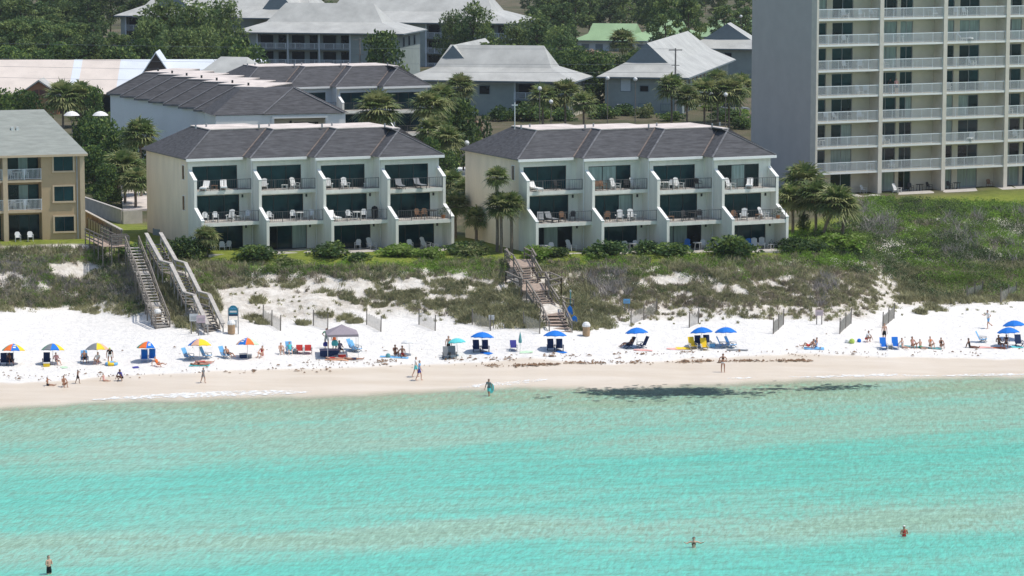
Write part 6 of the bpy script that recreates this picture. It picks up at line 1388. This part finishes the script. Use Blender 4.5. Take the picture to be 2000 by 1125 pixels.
def build_body(key):
    q = POSES[key]; t = nrm(q['tor']); J = {}; side = nrm(np.cross(q['face'], t)) if abs(np.dot(nrm(q['face']), t)) < .95 else np.array([1.,0,0]); side = np.array([1.,0,0])
    J['pelvis'] = np.zeros(3); up = nrm(t*.5 + np.array([0,0,.5])) if t[2] > .2 else t
    J['waist'] = J['pelvis'] + t*LEN['spine']; J['chest'] = J['waist'] + t*LEN['chest']; hd = nrm(q['head']); J['neck'] = J['chest'] + nrm(t + .3*hd)*LEN['neck']; J['head'] = J['neck'] + hd*LEN['head']; J['crown'] = J['head'] + hd*LEN['crown']
    E = [('pelvis','waist'),('waist','chest'),('chest','neck'),('neck','head'),('head','crown')]
    R = dict(pelvis=(.125,.10), waist=(.115,.085), chest=(.14,.10), neck=(.055,.055), head=(.078,.088), crown=(.068,.078))
    for i, s in enumerate((1, -1)):
        m = np.array([s,1,1]); n = 'lr'[i]
        J['shoulder'+n] = J['chest'] + t*.09 + side*s*LEN['sh']; J['elbow'+n] = J['shoulder'+n] + nrm(np.array(q['ua'][i])*m)*LEN['ua']; d = nrm(np.array(q['fa'][i])*m); J['wrist'+n] = J['elbow'+n] + d*LEN['fa']; J['palm'+n] = J['wrist'+n] + d*LEN['hand']
        J['hip'+n] = J['pelvis'] + side*s*LEN['hip'] - t*.04; J['knee'+n] = J['hip'+n] + nrm(np.array(q['th'][i])*m)*LEN['th']; J['ankle'+n] = J['knee'+n] + nrm(np.array(q['sh'][i])*m)*LEN['sh_']; J['toe'+n] = J['ankle'+n] + nrm(np.array(q['ft'][i])*m)*LEN['ft']
        E += [('chest','shoulder'+n),('shoulder'+n,'elbow'+n),('elbow'+n,'wrist'+n),('wrist'+n,'palm'+n),('pelvis','hip'+n),('hip'+n,'knee'+n),('knee'+n,'ankle'+n),('ankle'+n,'toe'+n)]
        R.update({'shoulder'+n:(.062,.062),'elbow'+n:(.043,.043),'wrist'+n:(.029,.029),'palm'+n:(.036,.022),'hip'+n:(.092,.095),'knee'+n:(.058,.058),'ankle'+n:(.037,.037),'toe'+n:(.036,.028)})
    bm = bmesh.new(); sk = bm.verts.layers.skin.verify(); vm = {}
    for k, p in J.items():
        v = bm.verts.new(p); v[sk].radius = R[k]; v[sk].use_root = (k == 'pelvis'); vm[k] = v
    for a, b in E: bm.edges.new((vm[a], vm[b]))
    me = bpy.data.meshes.new('tmp'); bm.to_mesh(me); bm.free(); o = bpy.data.objects.new('tmp', me); COL.objects.link(o)
    md = o.modifiers.new('s', 'SKIN'); md.use_smooth_shade = True; md.branch_smoothing = .25; sb = o.modifiers.new('b', 'SUBSURF'); sb.levels = 1
    dg = bpy.context.evaluated_depsgraph_get(); out = bpy.data.meshes.new_from_object(o.evaluated_get(dg)); bpy.data.objects.remove(o)
    V = np.array([v.co[:] for v in out.vertices]); Fc = [tuple(p.vertices) for p in out.polygons]; N = np.array([v.normal[:] for v in out.vertices]); bpy.data.meshes.remove(out)
    # which bone each face belongs to
    C = np.array([V[list(f)].mean(0) for f in Fc]); best = np.full(len(C), 9.); bone = np.zeros(len(C), int); tt = np.zeros(len(C))
    for i, (a, b) in enumerate(E):
        A_, B_ = J[a], J[b]; d = B_ - A_; u = np.clip(((C - A_) @ d) / (d @ d), 0, 1); rad = R[a][0]*(1-u) + R[b][0]*u; ds = np.linalg.norm(C - (A_ + u[:,None]*d), axis=1) / rad
        k = ds < best; best[k] = ds[k]; bone[k] = i; tt[k] = u[k]
    z0 = V[:,2].min() if q['pz'] is None else -q['pz']
    mb = MB(); mb.add([tuple(v) for v in V], Fc, 0)
    # face and fingers
    fc = nrm(np.array(q['face']) - hd*np.dot(q['face'], hd)); sd = np.cross(fc, hd); hc = (J['head'] + J['crown'])/2 - hd*.02
    def blob(c, r, m): mb.lathe([(.001,-r),(r*.8,-r*.5),(r,0),(r*.8,r*.5),(.001,r)], 6, tuple(c), m)
    for s in (-1, 1): blob(hc + fc*.078 + sd*s*.032 + hd*.005, .012, 1); blob(hc + sd*s*.082 - hd*.015, .02, 0)
    blob(hc + fc*.092 - hd*.022, .015, 0); mb.beam(tuple(hc + fc*.084 - hd*.058 - sd*.022), tuple(hc + fc*.084 - hd*.058 + sd*.022), .01, .01, 2)
    for i, n in enumerate('lr'):
        d = nrm(J['palm'+n] - J['wrist'+n]); w_ = nrm(np.cross(d, [0,0,1.] if abs(d[2]) < .9 else [0,1.,0])); cz = np.cross(w_, d)
        for k, L in enumerate((.062,.074,.078,.066)):
            b0 = J['palm'+n] + w_*(k-1.5)*.019 + d*.012; mb.tube([b0, b0 + d*L*.5 + cz*.004, b0 + d*L*.85 + cz*.022], [.0095,.009,.006], 5)
        b0 = J['wrist'+n] + d*.04 + w_*.03; mb.tube([b0, b0 + w_*.025 + d*.02, b0 + w_*.032 + d*.05 + cz*.012], [.011,.010,.007], 5)
    me = bpy.data.meshes.new('person'); me.from_pydata([(x, y, z - z0) for x, y, z in mb.v], [], mb.f)
    for mm in ('skin_tan','face_dark','lip'): me.materials.append(M[mm])
    me.polygons.foreach_set('material_index', mb.m); me.polygons.foreach_set('use_smooth', [True]*len(mb.f)); me.update()
    return dict(me=me, V=V - [0,0,z0], N=N, F=Fc, bone=bone, t=tt, E=E, hc=hc - [0,0,z0], hd=hd, fc=fc, C=C - [0,0,z0])
BODY = {}; CLOTH = {}
def cloth(key, region):
    if (key, region) in CLOTH: return CLOTH[key, region]
    B = BODY[key]; nm = [a + '>' + b for a, b in B['E']]; sel = []; off = .012
    for i, f in enumerate(B['F']):
        n = nm[B['bone'][i]]; t = B['t'][i]; ok = False
        leg = n.startswith('hip'); pel = n in ('pelvis>waist','pelvis>hipl','pelvis>hipr'); wst = n == 'waist>chest'; ch = n == 'chest>neck' or n.startswith('chest>shoulder'); ua = n.startswith('shoulder')
        if region == 'trunks': ok = (pel and not (n == 'pelvis>waist' and t > .55)) or (leg and t < .62)
        elif region == 'brief': ok = (pel and not (n == 'pelvis>waist' and t > .25)) or (leg and t < .14)
        elif region == 'top': ok = (wst and t > .62) or (n == 'chest>neck' and t < .14)
        elif region == 'shirt': ok = (n == 'pelvis>waist' and t > .2) or wst or (ch and not (n == 'chest>neck' and t > .5)) or (ua and t < .55)
        elif region == 'suit': ok = (pel) or (leg and t < .14) or wst or (n == 'chest>neck' and t < .16)
        elif region == 'dress': ok = pel or wst or ch and not (n == 'chest>neck' and t > .5) or (leg and t < .8) or (ua and t < .45)
        elif region in ('hair', 'long_hair', 'cap'):
            if n in ('neck>head', 'head>crown'):
                r = B['C'][i] - B['hc']; u = r @ B['hd']; fw = r @ B['fc']; ok = (u > .035) or (fw < -.005 and u > -.06); off = .016
                if region == 'cap': ok = u > .02; off = .024
            elif region == 'long_hair' and n == 'chest>neck' and B['t'][i] > .3: ok = (B['C'][i] - B['hc']) @ B['fc'] < .02; off = .03
        if ok: sel.append(i)
    used = sorted({v for i in sel for v in B['F'][i]}); ix = {v: k for k, v in enumerate(used)}
    V = B['V'][used] + B['N'][used] * off; me = bpy.data.meshes.new(region); me.from_pydata([tuple(v) for v in V], [], [tuple(ix[v] for v in B['F'][i]) for i in sel]); me.materials.append(M['navy_fabric'])
    me.polygons.foreach_set('use_smooth', [True]*len(sel)); me.update(); CLOTH[key, region] = me; return me
CN = dict(trunks='swim_trunks', brief='swim_bottom', top='bikini_top', shirt='shirt', suit='swimsuit', dress='beach_dress', hair='hair', long_hair='hair', cap='cap')
def person(key, px, py, rz, s, skin, wear, label, z=None, at=None):
    if key not in BODY: BODY[key] = build_body(key)
    if at is not None: p = np.array(at, float)
    elif z is not None: p = P(px, py, max(z, 0)); p[2] = z
    else: p = G(px, py)
    o = link('person', BODY[key]['me'], None, p, rz); o.scale = (s, s, s); o.material_slots[0].link = 'OBJECT'; o.material_slots[0].material = M[skin]; tag(o, label, 'person')
    for region, m in wear:
        c = link(CN[region], cloth(key, region), o); c.material_slots[0].link = 'OBJECT'; c.material_slots[0].material = M[m]
    return o
H, HB, HG = ('hair','hair_dark'), ('hair','hair_brown'), ('hair','hair_grey'); LH, LB = ('long_hair','hair_dark'), ('long_hair','hair_brown')
fair, tan_, deep = 'skin_fair', 'skin_tan', 'skin_deep'; T = lambda m: ('trunks', m); Bk = lambda m: [('brief', m), ('top', m)]
for a in (
 ('sit_arms',93,753,1.3,.78,tan_,[H,T('black_fabric')],'child in black trunks sitting on wet sand with arms spread and legs to the right'),
 ('sit_knees',125,755,.5,.92,tan_,[HB,('brief','black_fabric')],'bather in black bottoms sitting on wet sand beside the arm spreading child'),
 ('walk',152,749,1.3,.68,deep,[H,T('black_fabric')],'thin child in black trunks walking near the wrack line'),
 ('sit_flat',203,744,.9,.72,fair,[HB,('suit','pink_fabric')],'child in pink swimsuit sitting at the edge of the dry sand'),
 ('crouch',238,743,-.7,.95,deep,[H,('shirt','indigo_fabric'),T('black_fabric')],'person in navy shirt crouching at the edge of the dry sand'),
 ('walk',397,748,.9,.76,tan_,[HB,('shirt','grey_fabric'),T('grey_fabric')],'child in grey shirt walking along the wet sand'),
 ('lean',309,716,.8,.98,fair,[HB,('suit','orange_fabric')],'sunburnt bather in orange leaning back beside the blue chairs'),
 ('recline',446,699,.7,.98,tan_,[HB,T('brown_dark')],'tanned bather reclining in a sky blue chair, right of the bright yellow umbrella'),
 ('sit_knees',512,697,-.5,.98,fair,[HB,('suit','red_fabric')],'bather sitting alone right of the last multicoloured umbrella'),
 ('sit_knees',549,691,.3,.98,fair,[HB,T('white_fabric')],'pale bather sitting left of the light blue draped chair'),
 ('chair',566,691,.2,.92,fair,[HB,('dress','aqua_fabric')],'person wrapped in light blue sitting beside the pale bather'),
 ('stand_hips',638,680,.2,1.02,tan_,[H,('shirt','green_fabric'),T('grey_fabric')],'person in green shirt with hands on hips beside the canopy tent'),
 ('stand',653,681,-.2,.98,deep,[H,('dress','orange_fabric')],'person in bright orange standing under the canopy tent edge'),
 ('chair',664,690,.3,1.0,tan_,[HG,('shirt','purple_fabric'),T('navy_fabric')],'person in purple shirt sitting under the canopy tent'),
 ('lie',652,702,1.4,.95,fair,[HB,('suit','red_fabric')],'bather in red lying before the dark table, left of two'),
 ('lie',690,703,1.5,.98,tan_,[H,T('navy_fabric')],'bather in dark trunks lying before the canopy tent, right of two'),
 ('sit_knees',772,695,.3,.98,deep,[H]+Bk('black_fabric'),'dark haired bather in black bikini sitting under the small white umbrella'),
 ('sit_flat',786,695,.2,1.0,tan_,[H,T('red_fabric')],'bather in red trunks sitting right of the black bikini bather'),
 ('walk',812,736,1.4,1.0,fair,[HG,('shirt','white_fabric'),T('aqua_fabric')],'walker in white shirt and aqua shorts, the farther of two at the waterline'),
 ('walk',819,743,1.5,1.0,fair,[HG,('shirt','sky_fabric'),T('indigo_fabric')],'walker in pale blue shirt and dark shorts, the nearer of two at the waterline'),
 ('stand',876,694,.1,.98,fair,[HB,T('brown_dark')],'shirtless bather standing behind the two grey chairs'),
 ('recline',1228,680,-1.2,1.0,deep,[H,T('black_fabric')],'dark bather in the left recliner of a lone blue umbrella'),
 ('stand_hips',1412,727,.1,.92,tan_,[LB,('brief','white_fabric'),('top','black_fabric')],'bather in bikini standing with hands on hips on the wet sand'),
 ('lean',1580,680,-1.4,.98,tan_,[HB,T('red_fabric')],'bather leaning back with bent knees at the left of the blue towel'),
 ('sit_knees',1594,680,-1.0,.95,fair,[LB,('suit','sky_fabric')],'bather with blue swimsuit sitting on the right of the blue towel'),
 ('crouch',1692,667,.9,.98,tan_,[H,('shirt','white_fabric'),T('red_fabric')],'person in white shirt crouching on the upper sand'),
 ('stand',1727,669,.4,1.0,fair,[HB,T('black_fabric')],'shirtless person in black shorts standing on the upper sand'),
 ('sit_flat',1763,679,.6,.95,fair,[LB]+Bk('white_fabric'),'first sunbather of the sitting row, in a white bikini'),
 ('sit_knees',1782,679,.5,.98,tan_,[LH,('suit','pink_fabric')],'second sunbather of the sitting row, in pink'),
 ('sit_flat',1798,680,.5,.9,fair,[HB,T('green_fabric')],'third sunbather of the sitting row, in green trunks'),
 ('sit_knees',1817,679,.4,1.0,fair,[HB]+Bk('orange_fabric'),'fourth sunbather of the sitting row, in an orange bikini'),
 ('sit_knees',1838,679,.2,.9,tan_,[H,('suit','brown_dark')],'last sunbather of the sitting row, in brown'),
 ('sit_flat',1894,679,1.3,.95,deep,[LH,('suit','black_fabric')],'dark haired bather sitting alone on the pink towel near the right edge'),
 ('run',1930,642,-1.2,1.02,fair,[H,('shirt','white_fabric'),T('sky_fabric')],'runner in white shirt crossing the upper sand near the right edge'),
 ('chair',1952,679,.3,1.0,deep,[H,T('brown_dark')],'left one of the dark bathers under the overlapping blue umbrellas'),
 ('chair',1965,678,-.2,1.0,tan_,[LH]+Bk('black_fabric'),'right one of the dark bathers under the overlapping blue umbrellas'),
 ('recline',20,712,.3,.98,deep,[H,T('black_fabric')],'bather in black trunks reclining under the green panelled umbrella'),
 ('chair',111,712,.5,.92,fair,[HG,('shirt','pink_fabric'),T('grey_fabric')],'person in pink shirt sitting right of the navy chair'),
 ('chair',165,708,.2,.95,tan_,[('cap','sky_fabric'),HB,T('brown_dark')],'bather with blue cap in the sky blue chair under the yellow panelled umbrella'),
 ('sit_knees',191,710,-.3,.98,fair,[H,('shirt','white_fabric'),('brief','red_fabric')],'person in white shirt sitting under the yellow panelled umbrella'),
 ('bend',215,711,.1,.98,tan_,[('cap','lime_fabric'),('shirt','black_fabric'),T('white_fabric')],'person with lime cap and black shirt bending over the inflatable ring'),
 ('lie',388,714,1.4,.95,tan_,[H]+Bk('black_fabric'),'bather in black bikini lying on the turquoise towel'),
 ('lie',398,709,1.6,.95,fair,[HB,('suit','red_fabric')],'bather in red swimsuit lying on the pink towel'),
): person(*a)
for a in (
 ('fold',96,1122,.9,1.0,fair,[H,T('black_fabric')],'wader with folded arms in black trunks, thigh deep at the lower left', -.55),
 ('wade',1355,1070,.1,1.0,fair,[LH]+Bk('black_fabric'),'wader with dark hair and raised elbows, waist deep in the near water', -1.02),
 ('fold',1766,1048,.3,.98,tan_,[('cap','white_fabric'),HB,('suit','red_fabric')],'wader with pale hat, waist deep at the lower right', -.95),
 ('walk',955,774,-.6,.98,tan_,[H,('shirt','grey_fabric'),T('aqua_fabric')],'wader walking ashore through the shallows with a blue board', -.22)):
    person(*a[:7], a[7], a[8])
p = P(957, 772, 0); m = MB(); m.prism([(.28*cos(t)*1.0, -.3, .62 + .42*sin(t)) for t in np.linspace(0, 2*pi, 17)[:-1]], (0,.05,0)); o = m.build('body_board', M['aqua_fabric'], None, p, .2); tag(o, 'blue body board carried by the wader in the shallows', 'board')
for x, lab, sk in ((BW + 1.5, 'person leaning on the fourth tower balcony rail, left one', deep), (BW + 2.3, 'person leaning on the fourth tower balcony rail, right one', fair)):
    person('stand', 0, 0, YAW - .1, 1.0, sk, [H, ('shirt', 'black_fabric' if sk == deep else 'pink_fabric'), T('navy_fabric')], lab, at=TW.w(x, .35, 2.62 + 2.85*3))
# ---------------------------------------------------------------- the air: one even, closed box round camera and scene
m = bpy.data.materials.new('haze'); m.use_nodes = True; nt = m.node_tree; nt.nodes.remove(nt.nodes['Principled BSDF'])
pv = nd(nt, 'ShaderNodeVolumePrincipled'); pv.inputs['Color'].default_value = (.86, .92, 1.0, 1); pv.inputs['Density'].default_value = .00007; pv.inputs['Anisotropy'].default_value = .2
nt.links.new(pv.outputs[0], nt.nodes['Material Output'].inputs['Volume'])
b = MB(); b.box(-6500, 6500, -3500, 9500, -12, 48); tag(b.build('haze', m), 'thin pale summer haze over beach and buildings', None, None, 'stuff')
S.cycles.volume_bounces = 0
